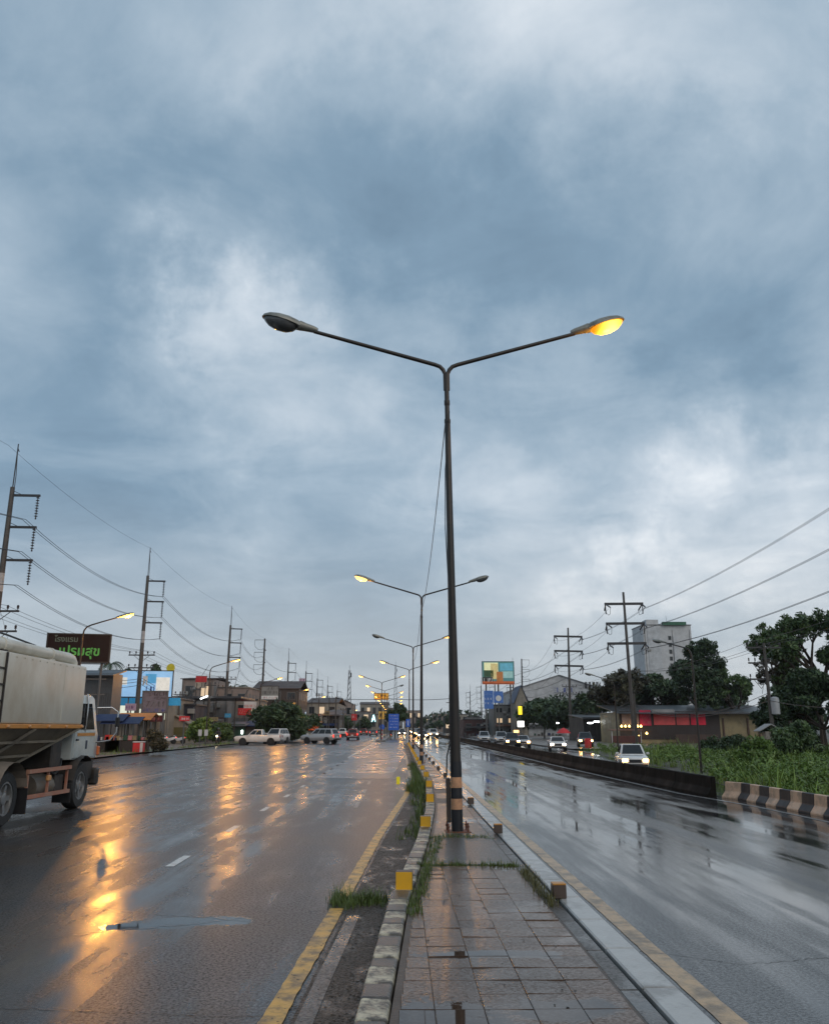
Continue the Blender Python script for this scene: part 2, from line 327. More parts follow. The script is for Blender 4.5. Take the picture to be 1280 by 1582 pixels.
# ---- the median: body, tiles, slab, kerbs
ym = [3, 4, 5, 6, 7, 8.65, 10, 11, 12, 13.5, 15, 16.5, 18, 20, 22, 25, 28, 34, 45, 60, 80, 104]
body = MB()
for (xa, xb) in ((lambda y: kx(y) + .22, lambda y: 1.44),):
    k = len(ym); z0, z1 = -.2, .197
    body.add([(xa(y), y, z1) for y in ym] + [(xb(y), y, z1) for y in ym] + [(xa(y), y, z0) for y in ym] + [(xb(y), y, z0) for y in ym],
             [(i, k + i, k + i + 1, i + 1) for i in range(k - 1)] + [(k - 1, 2 * k - 1, 4 * k - 1, 3 * k - 1), (0, 2 * k, 3 * k, k)])
median = structure(body.build('median_pavement', mat('joint_mud', (.07, .05, .036), .5, var=.3, scale=8, bump=.3)))
rows = [3.2 + .3 * i for i in range(26)]            # tiled stretch, up to the grass band
TS = .2955
tile_full = MB().box((0, 0, 0), (TS, TS, .036)).mesh('paving_tile', tile_m, bevel=.003)
random.seed(12)
nt_ = 0
def put_tiles(rows, T):
    for y in rows:
        x1 = 1.42
        lim = kx(y + .15) + .27
        while x1 - lim > .05:
            x0 = max(x1 - .3, lim); wdt = x1 - x0 - .0045
            me = tile_full if wdt > .29 else MB().box((0, 0, 0), (wdt, TS, .036)).mesh('paving_tile', tile_m, bevel=.003)
            o = link('paving_tile', me, median, ((x0 + x1) / 2, y + .15, .186 + random.uniform(-.003, .002)), (random.gauss(0, .009), random.gauss(0, .009), random.gauss(0, .004)))
            x1 -= .3
put_tiles(rows, TS)
def slab(name, y0, y1, z, x1=1.42):
    z += .012
    yy = np.linspace(y0, y1, max(2, int((y1 - y0) / 2) + 1)); k = len(yy); b = MB()
    b.add([(kx(y) + .27, y, z) for y in yy] + [(x1, y, z) for y in yy] + [(kx(y) + .27, y, z - .04) for y in yy] + [(x1, y, z - .04) for y in yy],
          [(i, k + i, k + i + 1, i + 1) for i in range(k - 1)] + [(0, 2 * k, 3 * k, k), (k - 1, 2 * k - 1, 4 * k - 1, 3 * k - 1)])
    return b.build(name, slab_m, median)
slab('concrete_slab', 11.05, 13.75, .198)
yy = 13.8
while yy < 104:                                        # cast bays beyond the lamp post, with joints
    y2 = min(104, yy + (1.5 if yy < 40 else 6)); slab('concrete_slab', yy, y2 - .025, .19 + random.uniform(-.006, .006)); yy = y2
# channel strip and white kerb on the field side
yc = 3.0
while yc < 104:
    ln = 1.0 if yc < 30 else (2.0 if yc < 50 else 6.0)
    b = MB().box((1.505, yc + ln / 2, .15), (.13, ln - .012, .09)); b.build('channel_stone', slab_m, median, bevel=.008)
    b = MB().box((1.71, yc + ln / 2, .06), (.25, ln - .012, .30), top=(.92, 1)); b.build('kerbstone', kerbg_m, median, bevel=.012)
    yc += ln
# painted kerb on the shop side, short stretches of worn black and white
yc = 3.0; i = 0
while yc < 104:
    ln = .30 * random.uniform(.7, 1.4) if yc < 24 else (1.0 if yc < 50 else 3.0)
    ym_ = yc + ln / 2; x = kx(ym_) + .11; sl = math.atan2(kx(yc + ln) - kx(yc), ln)
    b = MB().box((0, 0, 0), (.22, ln + .004, .30), top=(.86, 1))
    o = b.build('kerbstone', (kerbw_m if i % 2 else kerbk_m), median, (x, ym_, .075 + random.uniform(-.008, .006)), bevel=.02, seg=2)
    o.rotation_euler = (random.gauss(0, .012), random.gauss(0, .02), -sl)
    yc += ln; i += 1
# gutter between the yellow line and the kerb: mud, with a bare concrete rib
gy = [3, 5, 7, 8.65, 10, 12, 13.5, 15.4, 18, 20, 22, 25, 28, 34, 45, 60, 104]
structure(sheet('gutter', [(yl(y) + .12 if y < 34 else kx(y) - .32, y) for y in gy], [(kx(y) + .03, y) for y in gy], .004, mud_m))
sheet('gutter_concrete_rib', [(yl(y) + .15, y) for y in (3, 5, 7, 8, 9.2)], [(yl(y) + .27, y) for y in (3, 5, 7, 8, 9.2)], .008, slab_m)
# ---- markings
def strip(name, fx, y0, y1, wd_, m, step=1.5, z=.004, parent=None, ragged=0.):
    yy = np.linspace(y0, y1, max(2, int((y1 - y0) / step) + 1)); b = MB(); k = len(yy); rr = lambda: random.uniform(-ragged, ragged)
    b.add([(fx(y) - wd_ / 2 + rr(), y, z) for y in yy] + [(fx(y) + wd_ / 2 + rr(), y, z) for y in yy], [(i, k + i, k + i + 1, i + 1) for i in range(k - 1)])
    return structure(b.build(name, m, parent))
random.seed(3)
strip('road_edge_line', yl, 3, 9.55, .15, yline_m, .12, .009, ragged=.006)
strip('road_edge_line', yl, 10.1, 26.5, .15, yline_m, .15, .009, ragged=.006)
strip('road_edge_line', lambda y: yl(y), 33, 60, .12, tline_m, 3, .009)
strip('road_edge_line', lambda y: 2.17, 3, 110, .17, tline_m, .15, .004, ragged=.006)
strip('road_edge_line', lambda y: wx(y) - .55, 5, 200, .12, fline_m, 4, .004)
for i in range(1, 24):
    y = 8.4 + i * 3.95
    if 55 < y: continue
    strip('lane_dash', lambda y_: -3.16, y, y + 1.0, .12, wline_m if y < 30 else fline_m, .2, .004, ragged=.004)
strip('lane_line', lambda y: -3.32, 56, 112, .13, wline_m, 4, .008)
for y in (21.0, 25.5, 29.5, 62, 70): strip('lane_dash', lambda y_: -1.05 if y_ < 40 else -1.9, y, y + 1.6, .10, fline_m, .4, .008)
strip('lane_line', lambda y: -9.9, 12, 150, .12, fline_m, 3, .004, ragged=.02)
structure(MB().box((-1.6, 33.0, .009), (2.9, .35, .004)).build('stop_bar', fline_m))
# ---- puddles and cracks
def blob(name, c, rx, ry, z, m, seed, n=48, rough=.35, parent=None):
    rnd = random.Random(seed); ph = [rnd.uniform(0, 6.28) for _ in range(6)]; b = MB(); p = [(c[0], c[1], z)]
    for k in range(n):
        a = 2 * math.pi * k / n; r = 1 + rough * sum(math.sin(a * (j + 2) + ph[j]) / (j + 1.6) for j in range(6)); p.append((c[0] + rx * r * math.cos(a), c[1] + ry * r * math.sin(a), z))
    b.add(p, [(0, 1 + k, 1 + (k + 1) % n) for k in range(n)]); o = b.build(name, m, parent); return structure(o)
def crack(pts, wd_, seed):
    rnd = random.Random(seed); b = MB(); P = [Vector((*gp(*p), 0)) for p in pts]; Q = []
    for a, c in zip(P, P[1:]):
        n = max(3, int((c - a).length / .05))
        for k in range(n): Q.append(a.lerp(c, k / n) + Vector((rnd.gauss(0, .008), rnd.gauss(0, .014), 0)))
    k = len(Q); b.add([(q.x, q.y - wd_ * rnd.uniform(.2, 1), .0045) for q in Q] + [(q.x, q.y + wd_ * rnd.uniform(.2, 1), .0045) for q in Q], [(i, k + i, k + i + 1, i + 1) for i in range(k - 1)])
    structure(b.build('road_crack', tar_m))
crack([(-40, 1556), (120, 1562), (260, 1566), (330, 1570), (425, 1569)], .008, 1)
crack([(60, 1452), (180, 1437), (300, 1428), (410, 1412), (500, 1408), (545, 1402)], .010, 2)
crack([(100, 1400), (240, 1412), (330, 1418), (440, 1430)], .008, 3)
crack([(170, 1500), (260, 1470), (330, 1440)], .006, 4)
crack([(850, 1478), (1000, 1470), (1150, 1490), (1290, 1478)], .007, 5)
# ---- loose grit and dead leaves
random.seed(5)
def grit(name, area, n, s0, s1, m, z):
    b = MB()
    for _ in range(n):
        x, y = area(); s = random.uniform(s0, s1); a = random.uniform(0, 3.14)
        b.box((x, y, z + s * .12), (s * random.uniform(.6, 2.2), s, s * .3), rz=a, top=(.6, .6))
    o = b.build(name, m); o['kind'] = 'stuff'; return tag(o, None, None)
def in_gutter():
    y = random.uniform(4, 16) if random.random() < .8 else random.uniform(16, 30)
    return (random.uniform(yl(y) - .05, kx(y) + .0) if random.random() < .8 else kx(y) - abs(random.gauss(0, .06)), y)
g = grit('grit', in_gutter, 1500, .004, .018, mat('grit_brown', (.07, .05, .035), .5, var=.5, scale=30), .006); tag(g, 'brown grit and dead leaf scraps lying in the muddy gutter', 'grit')
g = grit('debris', lambda: (random.uniform(-.1, 1.75), random.uniform(4, 14)), 90, .004, .014, mat('leaf_scrap', (.03, .025, .02), .5), .206); tag(g, 'dark leaf scraps scattered over the wet paving tiles', 'debris')
g = grit('gravel', lambda: (random.uniform(-9, -.7), random.uniform(5, 14)), 200, .004, .010, mat('grit_grey', (.06, .06, .06), .5, var=.5, scale=30), .002); tag(g, 'loose chippings on the near wet asphalt lane', 'gravel')

# ---- grass
grass_m = mat('median_grass', (.085, .125, .022), .5, var=.45, scale=6)
weed_m = mat('weed_green', (.15, .23, .032), .5, var=.45, scale=.9)
weed2_m = mat('weed_dark_green', (.105, .18, .03), .5, var=.4, scale=1.2)
def blades(pts, hmin, hmax, wdt, per, spread, lean=.5):
    "tapered grass blades in clumps, as arrays"
    V = []; Fc = []
    for (x, y, z, s) in pts:
        for _ in range(per):
            a = random.uniform(0, 6.283); r = abs(random.gauss(0, spread)); bx, by = x + r * math.cos(a), y + r * math.sin(a)
            h = (hmin + (hmax - hmin) * random.random() ** 1.8) * s * random.choice((.6, 1, 1, 1.25)); t = random.uniform(0, 6.283); ln = random.uniform(.1, lean) * h
            dx, dy = math.cos(t), math.sin(t); wx_, wy_ = -dy * wdt * s, dx * wdt * s; b = len(V)
            V += [(bx - wx_, by - wy_, z), (bx + wx_, by + wy_, z), (bx + dx * ln * .4 + wx_ * .7, by + dy * ln * .4 + wy_ * .7, z + h * .6), (bx + dx * ln * .4 - wx_ * .7, by + dy * ln * .4 - wy_ * .7, z + h * .6), (bx + dx * ln, by + dy * ln, z + h)]
            Fc += [(b, b + 1, b + 2, b + 3), (b + 3, b + 2, b + 4)]
    m = MB(); m.v = V; m.f = Fc; m.m = [0] * len(Fc); return m
def grass(label, pts, hmin, hmax, wdt, per, spread, m=None, lean=.6):
    o = blades(pts, hmin, hmax, wdt, per, spread, lean).build('grass', m or grass_m, normals=False); return tag(o, label, 'grass', kind='stuff')
random.seed(21)
U = random.uniform
def line(p0, p1, n, j=.04, s0=.6, s1=1.2): return [(lerp([(0, p0[0]), (1, p1[0])], k / n) + random.gauss(0, j), lerp([(0, p0[1]), (1, p1[1])], k / n) + random.gauss(0, j), p0[2], U(s0, s1)) for k in range(n)]
grass('thick green tuft breaking through the yellow edge line', [(U(-.72, -.14), 9.85 + random.gauss(0, .13), 0, U(.5, 1.2)) for _ in range(95)], .06, .17, .004, 12, .05, lean=1.0)
grass('short grass along the inner edge of the painted kerb', line((kx(8.2) + .27, 8.2, .19), (kx(10.9) + .31, 10.9, .19), 70, .03) + line((kx(11) + .3, 11, .19), (kx(13.6) + .36, 13.6, .19), 50, .05), .03, .11, .004, 14, .04)
grass('grass band crossing the median where the tiles end', line((.22, 11.03, .19), (1.46, 10.98, .19), 110, .025, .5, 1.1), .03, .10, .0035, 14, .03)
grass('grass fringe around the foot of the lamp post', line((.35, 13.75, .19), (1.40, 13.62, .19), 90, .05, .4, 1.0) + line((.7, 13.9, .19), (1.3, 13.85, .19), 40, .05, .4, 1), .03, .10, .0035, 12, .04)
grass('dry grass tuft beside the dark kerb block', line((1.47, 8.6, .19), (1.48, 10.6, .19), 60, .025, .5, 1.0), .05, .14, .004, 12, .04, mat('dry_grass', (.10, .095, .03), .5, var=.4, scale=5))
grass('grass growing in the gutter beyond the lamp post', [(kx(y) - abs(random.gauss(0, .16)), y, 0, U(.5, 1.4)) for y in np.linspace(15, 46, 240)], .06, .22, .006, 12, .07)
tu = grass('round bushy tuft at the gutter beside the yellow marker', [(kx(26.5) - .28 + random.gauss(0, .13), 26.5 + random.gauss(0, .5), 0, U(.7, 1.3)) for _ in range(60)], .2, .5, .008, 12, .1)

# ---- roadside wall on the field side
wall_m = mat('dark_concrete_wall', (.010, .009, .008), .7, var=.45, scale=1.5, bump=.3, bscale=12, dirt=(.022, .019, .015), dirt_amt=.5, dirt_scale=.8, spec=.06)  # near-black base colour with slightly paler mottling
cream_m = mat('barrier_orange_cream_paint', (.68, .42, .26), .45, var=.15, scale=4, dirt=(.12, .09, .07), dirt_amt=.6, dirt_scale=3)
black_m = mat('barrier_black_paint', (.014, .014, .017), .45, var=.3, scale=4, dirt=(.05, .042, .035), dirt_amt=.5, dirt_scale=3, spec=.25)
BAR = [(-.19, 0), (-.19, .06), (-.08, .24), (-.06, .54), (.06, .54), (.06, 0)]
def jersey(parent, y0, y1, m, h=1.0):
    b = MB(); n = len(BAR); rings = [[(wx(y) + a * 1.0, y, c * h * (1 if m is wall_m else .80) - (.85 if a == .06 and c == 0 else 0)) for a, c in BAR] for y in (y0, y1)]
    return b.loft(rings).build('barrier_section' if m is not wall_m else 'wall_panel', m, parent, bevel=.012)
bt = thing('painted_barrier', (0, 0, 0), 'concrete roadside barrier painted in orange-cream and black stripes', 'barrier')
y = 8.0; i = 0
while y < 23.7: jersey(bt, y, y + .56, cream_m if i % 2 else black_m); y += .562; i += 1
wt = thing('roadside_wall', (0, 0, 0), 'low near-black concrete wall between the wet highway and the frontage road', 'wall')
y = 24.1
while y < 330:
    ln = 3 if y < 120 else 15; jersey(wt, y, y + ln - .02, wall_m, 1.0); y += ln
# ================================================================ second median, far down the road
isl = MB().box((-2.7, 262, .06), (1.3, 280, .24)); structure(isl.build('median_island', kerb_m))
# ================================================================ street lamps
steel_m = mat('weathered_lamp_steel', (.035, .034, .033), .42, .3, var=.3, scale=3, dirt=(.10, .06, .035), dirt_amt=.35, dirt_scale=2)
post_m = mat('lamp_post_dark', (.026, .023, .021), .42, .2, var=.25, scale=2, dirt=(.05, .036, .026), dirt_amt=.5, dirt_scale=1.5)
hood_m = mat('lamp_hood_grey', (.26, .26, .23), .38, .2, var=.2, scale=5, dirt=(.10, .09, .07), dirt_amt=.6, dirt_scale=4)
bowl_off = mat('lamp_bowl_dull_glass', (.10, .105, .11), .15, var=.2, scale=8)
bowl_near = mat('lamp_bowl_glowing_orange', (.6, .3, .05), .25, emit=(1, .38, .018), es=2.3, var=.05)
_t = bowl_near.node_tree; _b = _t.nodes['Principled BSDF']      # the sodium burner sits in the middle of the bowl: hottest there
_c = _t.nodes.new('ShaderNodeTexCoord'); _d = _t.nodes.new('ShaderNodeVectorMath'); _d.operation = 'DISTANCE'; _t.links.new(_c.outputs['Object'], _d.inputs[0]); _d.inputs[1].default_value = (.66, 0, -.10)
_r = smooth(_d.outputs['Value'], .34, .04, _t); _m = _t.nodes.new('ShaderNodeMix'); _m.data_type = 'RGBA'; _t.links.new(_r, _m.inputs[0]); _m.inputs[6].default_value = (1, .30, .008, 1); _m.inputs[7].default_value = (1, .62, .09, 1); _t.links.new(_m.outputs[2], _b.inputs['Emission Color'])
_t.links.new(math_('ADD', math_('MULTIPLY', _r, 3.0, _t), .9, _t), _b.inputs['Emission Strength'])
bowl_far = mat('lamp_bowl_glowing_yellow', (.6, .4, .1), .25, emit=(1, .52, .11), es=3.6, var=.05)
band_w = mat('post_band_orange_cream', (.58, .30, .16), .4, var=.15, scale=8, dirt=(.12, .08, .06), dirt_amt=.5, dirt_scale=5)
band_k = mat('post_band_black', (.012, .012, .015), .35, var=.2)
rust_m = mat('rusty_iron', (.16, .055, .028), .6, .2, var=.4, scale=14, bump=.3)
def sect(x, hw, zt, zb, n=10, lower=False):
    return [(x, hw * math.cos(math.pi * k / n), (zb + (zt - zb) * math.sin(math.pi * k / n)) if not lower else (zb - (zb - zt) * math.sin(math.pi * k / n))) for k in range(n + 1)]
hd = MB()
hd.loft([sect(x, w_, zt, -.0) for x, w_, zt in ((.26, .075, .075), (.34, .115, .10), (.5, .158, .118), (.68, .165, .115), (.84, .135, .095), (.94, .08, .06), (.975, .03, .02))])
hd.lathe((0, 0, .03), [(.036, -.05), (.05, .02), (.062, .18), (.075, .29)], axis=(1, 0, 0), n=12)
HEAD = hd.mesh('lamp_head', hood_m, smooth_=35)
bw = MB(); bw.loft([sect(x, w_, zb, -.004, lower=True) for x, w_, zb in ((.32, .05, -.03), (.38, .10, -.085), (.50, .142, -.125), (.66, .148, -.13), (.82, .118, -.095), (.91, .06, -.045), (.94, .02, -.012))])
BOWL = {k: bw.mesh('lamp_bowl', m, smooth_=60) for k, m in (('off', bowl_off), ('near', bowl_near), ('far', bowl_far))}
seam = MB(); seam.loft([sect(.31, .10, .012, -.012), sect(.32, .12, .012, -.012)]); 
def arm_path(sgn, z0, reach, rise):
    p = [(sgn * .024, 0, z0 - .45), (sgn * .024, 0, z0 - .12), (sgn * .06, 0, z0 - .03), (sgn * .12, 0, z0 + .035), (sgn * .22, 0, z0 + .075)]
    return p + [(sgn * (.22 + (reach - .22) * t), 0, z0 + .075 + (rise - .075) * t) for t in (.25, .5, .75, 1)]
ZT, REACH, RISE = 8.26, 2.50, .74
ARM = {s: MB().tube(arm_path(s, ZT, REACH, RISE), [.036, .038, .04, .04, .04, .039, .038, .037, .036], 10).mesh('arm', steel_m, smooth_=50) for s in (-1, 1)}
POLE = MB().tube([(0, 0, 0), (0, 0, 1.2), (0, 0, 4), (0, 0, 7.2), (0, 0, 7.22), (0, 0, ZT - .1)], [.094, .086, .068, .053, .046, .044], 14).lathe((0, 0, 0), [(.046, 7.5), (.054, 7.52), (.054, 7.6), (.046, 7.62)], n=12).lathe((0, 0, 0), [(.052, 7.14), (.058, 7.16), (.058, 7.22), (.05, 7.24)], n=12).mesh('pole', post_m, smooth_=40)
def ring(z0, z1, m): return MB().lathe((0, 0, 0), [(.0965, z0), (.0945, z1)], n=20, caps=False).mesh('paint_band', m, smooth_=40)
BANDS = [ring(.02, .36, band_k), ring(.362, .53, band_w), ring(.532, .70, band_k), ring(.702, .87, band_w), ring(.872, 1.12, band_k)]
PLATE = MB().box((0, 0, .012), (.42, .42, .024)).mesh('base_plate', rust_m, bevel=.004)
BOLT = MB().lathe((0, 0, .02), [(.014, 0), (.014, .07), (.024, .07), (.024, .095), (.012, .096), (.012, .14)], n=8).mesh('bolt', rust_m)
def lamp_light(parent, loc, power, radius=.13):
    l = bpy.data.lights.new('lamp_light', 'POINT'); l.energy = power; l.color = (1, .41, .045); l.shadow_soft_size = radius
    o = bpy.data.objects.new('lamp_light', l); col.objects.link(o); o.parent = parent; o.location = loc; return o
def head(parent, sgn, base, lit, power, near=False, tilt=.29):
    h = link('lamp_head', HEAD, parent, base, (0, -tilt, 0) if sgn > 0 else (0, -tilt, math.pi))
    link('lamp_bowl', BOWL[('near' if near else 'far') if lit else 'off'], h)
    h.scale = (1.06, 1.3, 1.3)
    h['label'] = 'lit lamp head with glowing bowl' if lit else 'unlit grey lamp head'
    if lit: lamp_light(h, (.6, 0, -.30), power)
    return h
def dual_lamp(x, y, z, lit, label, near=False, lean=0., power=260):
    t = thing('street_lamp', (x, y, z), label, 'street lamp', 'double-arm street lamps along the median'); t.rotation_euler = (0, lean, R(1.5) if near else 0)
    p = link('pole', POLE, t)
    if y < 110:
        for b in BANDS: link('paint_band', b, p)
        link('base_plate', PLATE, t)
        for a in range(4): link('bolt', BOLT, t, (.16 * (1 if a % 2 else -1), .16 * (1 if a > 1 else -1), 0))
    for i, s in enumerate((-1, 1)):
        link('arm', ARM[s], t); head(t, s, (s * REACH, 0, ZT + RISE), lit[i], power, near)
    return t
dl = [((0, 1), 'tall double-arm street lamp standing nearest on the tiled median'), ((1, 0), 'second double-arm street lamp along the median, its shop-side head lit'), ((0, 1), 'third double-arm street lamp along the median, shop-side head dark'),
      ((1, 1), 'fourth double-arm street lamp along the median, both heads lit'), ((1, 1), 'fifth median street lamp, first on the far island behind the blue sign'), ((1, 0), 'sixth median street lamp, one head lit, on the far island')]
for i, (lit, lab) in enumerate(dl):
    x = [.96, 1.08, 1.12, 1.12, -2.7, -2.7][i]; y = 14.5 + 28 * i
    t = dual_lamp(x, y, .19 if i < 4 else .18, lit, lab, near=(i < 1), lean=[-.013, .004, 0, 0, .004, -.004][i], power=[40, 120, 420, 220, 150, 150][i])
    if i == 0:
        b = MB().box((-.13, .10, .50), (.07, .14, .70)); b.build('control_box', mat('control_box_brown', (.05, .035, .028), .5, var=.4), t, bevel=.01)
        b = MB().tube([(-.15, .12, .9), (-.14, .1, 1.2), (-.09, .05, 1.4)], .012, 6); b.build('conduit', steel_m, t)
for i in range(6, 13):
    dual_lamp(-2.7, 14.5 + 28 * i, .18, (1, 1), ord_(i) + ' median street lamp from the camera, far down the wet road', power=100)

SP = MB().tube([(0, 0, 0), (0, 0, 6.6), (.0, 0, 7.5), (.06, 0, 7.85), (.22, 0, 8.08), (.5, 0, 8.2), (1.2, 0, 8.42), (2.1, 0, 8.68)], [.085, .062, .055, .052, .05, .048, .044, .04], 10).mesh('pole', post_m, smooth_=50)
def single_lamp(x, y, z, rz, lit, label, power=420, scale=1., grp='single-arm street lamps along the shop side'):
    t = thing('street_lamp', (x, y, z), label, 'street lamp', grp, rz); t.scale = (scale,) * 3
    link('pole', SP, t)
    h = link('lamp_head', HEAD, t, (2.1, 0, 8.68), (0, -.24, 0)); h.scale = (1.15,) * 3; link('lamp_bowl', BOWL['far' if lit else 'off'], h)
    if lit: lamp_light(h, (.6, 0, -.30), power, .16)
for i, yy in enumerate((54, 91, 124.5, 161, 198, 235, 272, 309, 346)):
    single_lamp(-20.4, yy, .1, 0, 1, (['lit single-arm street lamp in front of the dark hotel sign', 'lit single-arm street lamp before the pink building', 'lit single-arm street lamp beside the round dark tree'] + [ord_(k) + ' lit single-arm street lamp along the shop side' for k in range(3, 9)])[i], [1100, 800, 650, 400, 250, 200, 200, 200, 200][i])
single_lamp(19.6, 77, -.8, math.pi, 0, 'unlit single-arm street lamp beside the frontage road', scale=.84, grp='unlit lamps on the frontage road')
single_lamp(18.2, 52, -.8, R(125), 0, 'unlit lamp post rising from the weeds behind the white pickup', scale=.92, grp='unlit lamps on the frontage road')

# slack cables strung between the median lamps
cable_m = mat('black_cable', (.022, .022, .024), .5, var=.1)
def sag(p, q, s, n=14): p, q = Vector(p), Vector(q); return [p.lerp(q, k / n) - Vector((0, 0, s * 4 * (k / n) * (1 - k / n))) for k in range(n + 1)]
def wire(path, r, name, label, cat='cable', group=None, m=None, n=4):
    o = MB().tube(path, r, n, caps=False).build(name, m or cable_m, smooth_=80, normals=False); return tag(o, label, cat, group)
wire(sag((.83, 14.5, 7.4), (1.05, 42.5, 7.6), .75) , .009, 'lamp_cable', 'slack black cable strung between the first two median lamps')
wire([(.90, 14.42, 7.55), (.81, 14.40, 6.4), (.80, 14.36, 5.3), (.85, 14.38, 4.2), (.845, 14.4, 2.8), (.86, 14.42, 1.1)], .008, 'lamp_cable', 'thin cable hanging down the shop-side face of the first lamp post')
wire(sag((1.05, 42.5, 7.5), (1.1, 70.5, 7.5), .9), .010, 'lamp_cable', 'slack cable between the second and third median lamps')

# ================================================================ utility poles
conc_p = mat('pole_concrete_dark', (.075, .066, .058), .5, var=.3, scale=1.2, dirt=(.035, .03, .026), dirt_amt=.7, dirt_scale=.7)
white_b = mat('pole_white_band', (.42, .42, .42), .5, var=.15, dirt=(.2, .2, .2), dirt_amt=.5, dirt_scale=2)
galv_m = mat('galvanised_dark', (.055, .055, .058), .5, .4, var=.2)
insu_m = mat('porcelain_dark', (.035, .028, .03), .25, var=.2)
def insulator(L_, n=8):
    pr = [(.02, 0)]
    for k in range(n): z = -L_ * (k + .5) / n; s = L_ / n; pr += [(.03, z + s * .32), (.125, z + s * .05), (.125, z - s * .08), (.03, z - s * .25)]
    return pr + [(.03, -L_), (.06, -L_ - .02), (.06, -L_ - .12), (.02, -L_ - .14)]
INS = MB().lathe((0, 0, 0), insulator(1.55)[::-1], n=8).mesh('insulator', insu_m, smooth_=30)
PIN = MB().lathe((0, 0, 0), [(.03, 0), (.03, .1), (.09, .12), (.09, .18), (.06, .2), (.09, .24), (.09, .3), (.05, .36)], n=8).mesh('insulator', insu_m, smooth_=30)
def shaft(h): return MB().tube([(0, 0, -.5), (0, 0, h * .5), (0, 0, h)], [.30, .235, .165], 8).mesh('shaft', conc_p, smooth_=30)
SH18, SH20, SH11 = shaft(18.7), shaft(20.3), MB().tube([(0, 0, -.5), (0, 0, 10.5)], [.17, .10], 8).mesh('shaft', conc_p, smooth_=30)
SPIKE = MB().bar((.0, -.0, 18.6), (.02, 0, 22), .06, .06).tube([(.12, 0, 18.5), (.13, 0, 19.6), (.03, 0, 21.3)], .03, 5).bar((.02, 0, 21.7), (.14, 0, 21.4), .05, .05).mesh('lightning_rod', galv_m)
ARM_T = MB().bar((0, 0, 0), (2.05, 0, -.03), .13, .17).bar((.1, 0, .32), (.75, 0, .03), .04, .04).mesh('cross_arm', galv_m, bevel=.01)
XARM = MB().box((0, 0, 0), (2.9, .11, .13)).bar((-.9, 0, -.02), (0, 0, -.75), .04, .04).bar((.9, 0, -.02), (0, 0, -.75), .04, .04).mesh('cross_arm', galv_m)
BAND = MB().lathe((0, 0, 0), [(.225, 11.1), (.215, 12.4)], n=8, caps=False).mesh('white_band', white_b, smooth_=30)
ARMZ = (19.4 - 1.45, 17.0 - 1.4, 14.45 - 1.3)
ARMZ = (18.1, 15.75, 13.35)
def low_arms(t, zs=(9.75, 8.35), w_=1):
    for z in zs:
        x = link('cross_arm', XARM, t, (0, .16, z))
        for k in (-1.35, -.65, .65, 1.35): link('insulator', PIN, x, (k, 0, .065))
def tall_pole(x, y, kind, label, side=1, lean=0., grp='tall concrete power poles behind the shops', low=True):
    t = thing('power_pole', (x, y, .0), label, 'power pole', grp); t.rotation_euler = (0, lean, 0)
    if kind == 'hang':
        link('shaft', SH18, t); link('lightning_rod', SPIKE, t); link('white_band', BAND, t)
        for z in ARMZ:
            a = link('cross_arm', ARM_T, t, (0, 0, z), (0, 0, 0 if side > 0 else math.pi)); link('insulator', INS, a, (1.9, 0, -.1))
    elif kind == 'loop':      # dead-end pole: jumper loops swing out on the far side
        link('shaft', SH20, t)
        for z in (20.0, 17.4, 14.8):
            s = -side
            b = MB().bar((0, 0, z), (s * 2.1, 0, z), .09, .09); b.build('cross_arm', galv_m, t)
            b = MB().tube([(s * 2.05, 0, z), (s * 2.1, 0, z - .9), (s * 1.9, 0, z - 1.5), (s * 1.3, 0, z - 2.0), (s * .5, 0, z - 2.1), (s * .2, 0, z - 1.8)], .035, 6); b.build('jumper_wire', cable_m, t)
            for q in (-1, 1): b = MB().tube([(0, 0, z - 1.8), (.1, q * 1.3, z - 2.1)], .09, 8); b.build('insulator', insu_m, t)
    elif kind == 'cross':     # crossarms both sides with strain insulators
        link('shaft', shaft(21.3), t); link('white_band', BAND, t)
        for z in (19.6, 16.7, 13.8):
            b = MB().box((0, .17, z), (5.7, .26, .36)); b.build('cross_arm', galv_m, t)
            for s in (-1, 1):
                for q in (-1, 1): b = MB().tube([(s * 2.7, .17, z - .05), (s * 2.55 , q * 1.7, z - .75)], [.1, .1], 8); b.build('insulator', insu_m, t)
                b = MB().tube([(s * 2.5, -1.7, z - .78), (s * 2.35, -.7, z - 1.6), (s * 2.3, .6, z - 1.6), (s * 2.5, 1.7, z - .78)], .03, 6); b.build('jumper_wire', cable_m, t)
                b = MB().tube([(s * 2.75, .2, z - .1), (s * 2.72, .2, z - 1.5)], .08, 8); b.build('insulator', insu_m, t)
    if low: low_arms(t)
    return t
LP = [(58, 'hang', 'tall power pole at the picture edge above the tanker truck'), (94, 'hang', 'tall power pole in front of the blue shop billboard'), (141, 'hang', 'tall power pole before the grey shutters and red banner'),
      (178, 'loop', 'dead-end power pole with jumper loops above the round tree'), (218, 'hang', 'power pole beside the tall pink vertical sign'), (259, 'hang', 'sixth power pole along the shop side'),
      (296, 'hang', 'seventh power pole along the shop side'), (340, 'hang', 'eighth power pole along the shop side'), (392, 'hang', 'ninth power pole along the shop side')]
LEANS = [.0, .0, .01, .005, 0, .004, 0, -.004, .0]
for i, (y, k, lab) in enumerate(LP): tall_pole(-28.8 if i else -28.0, y, k, lab, 1, LEANS[i])
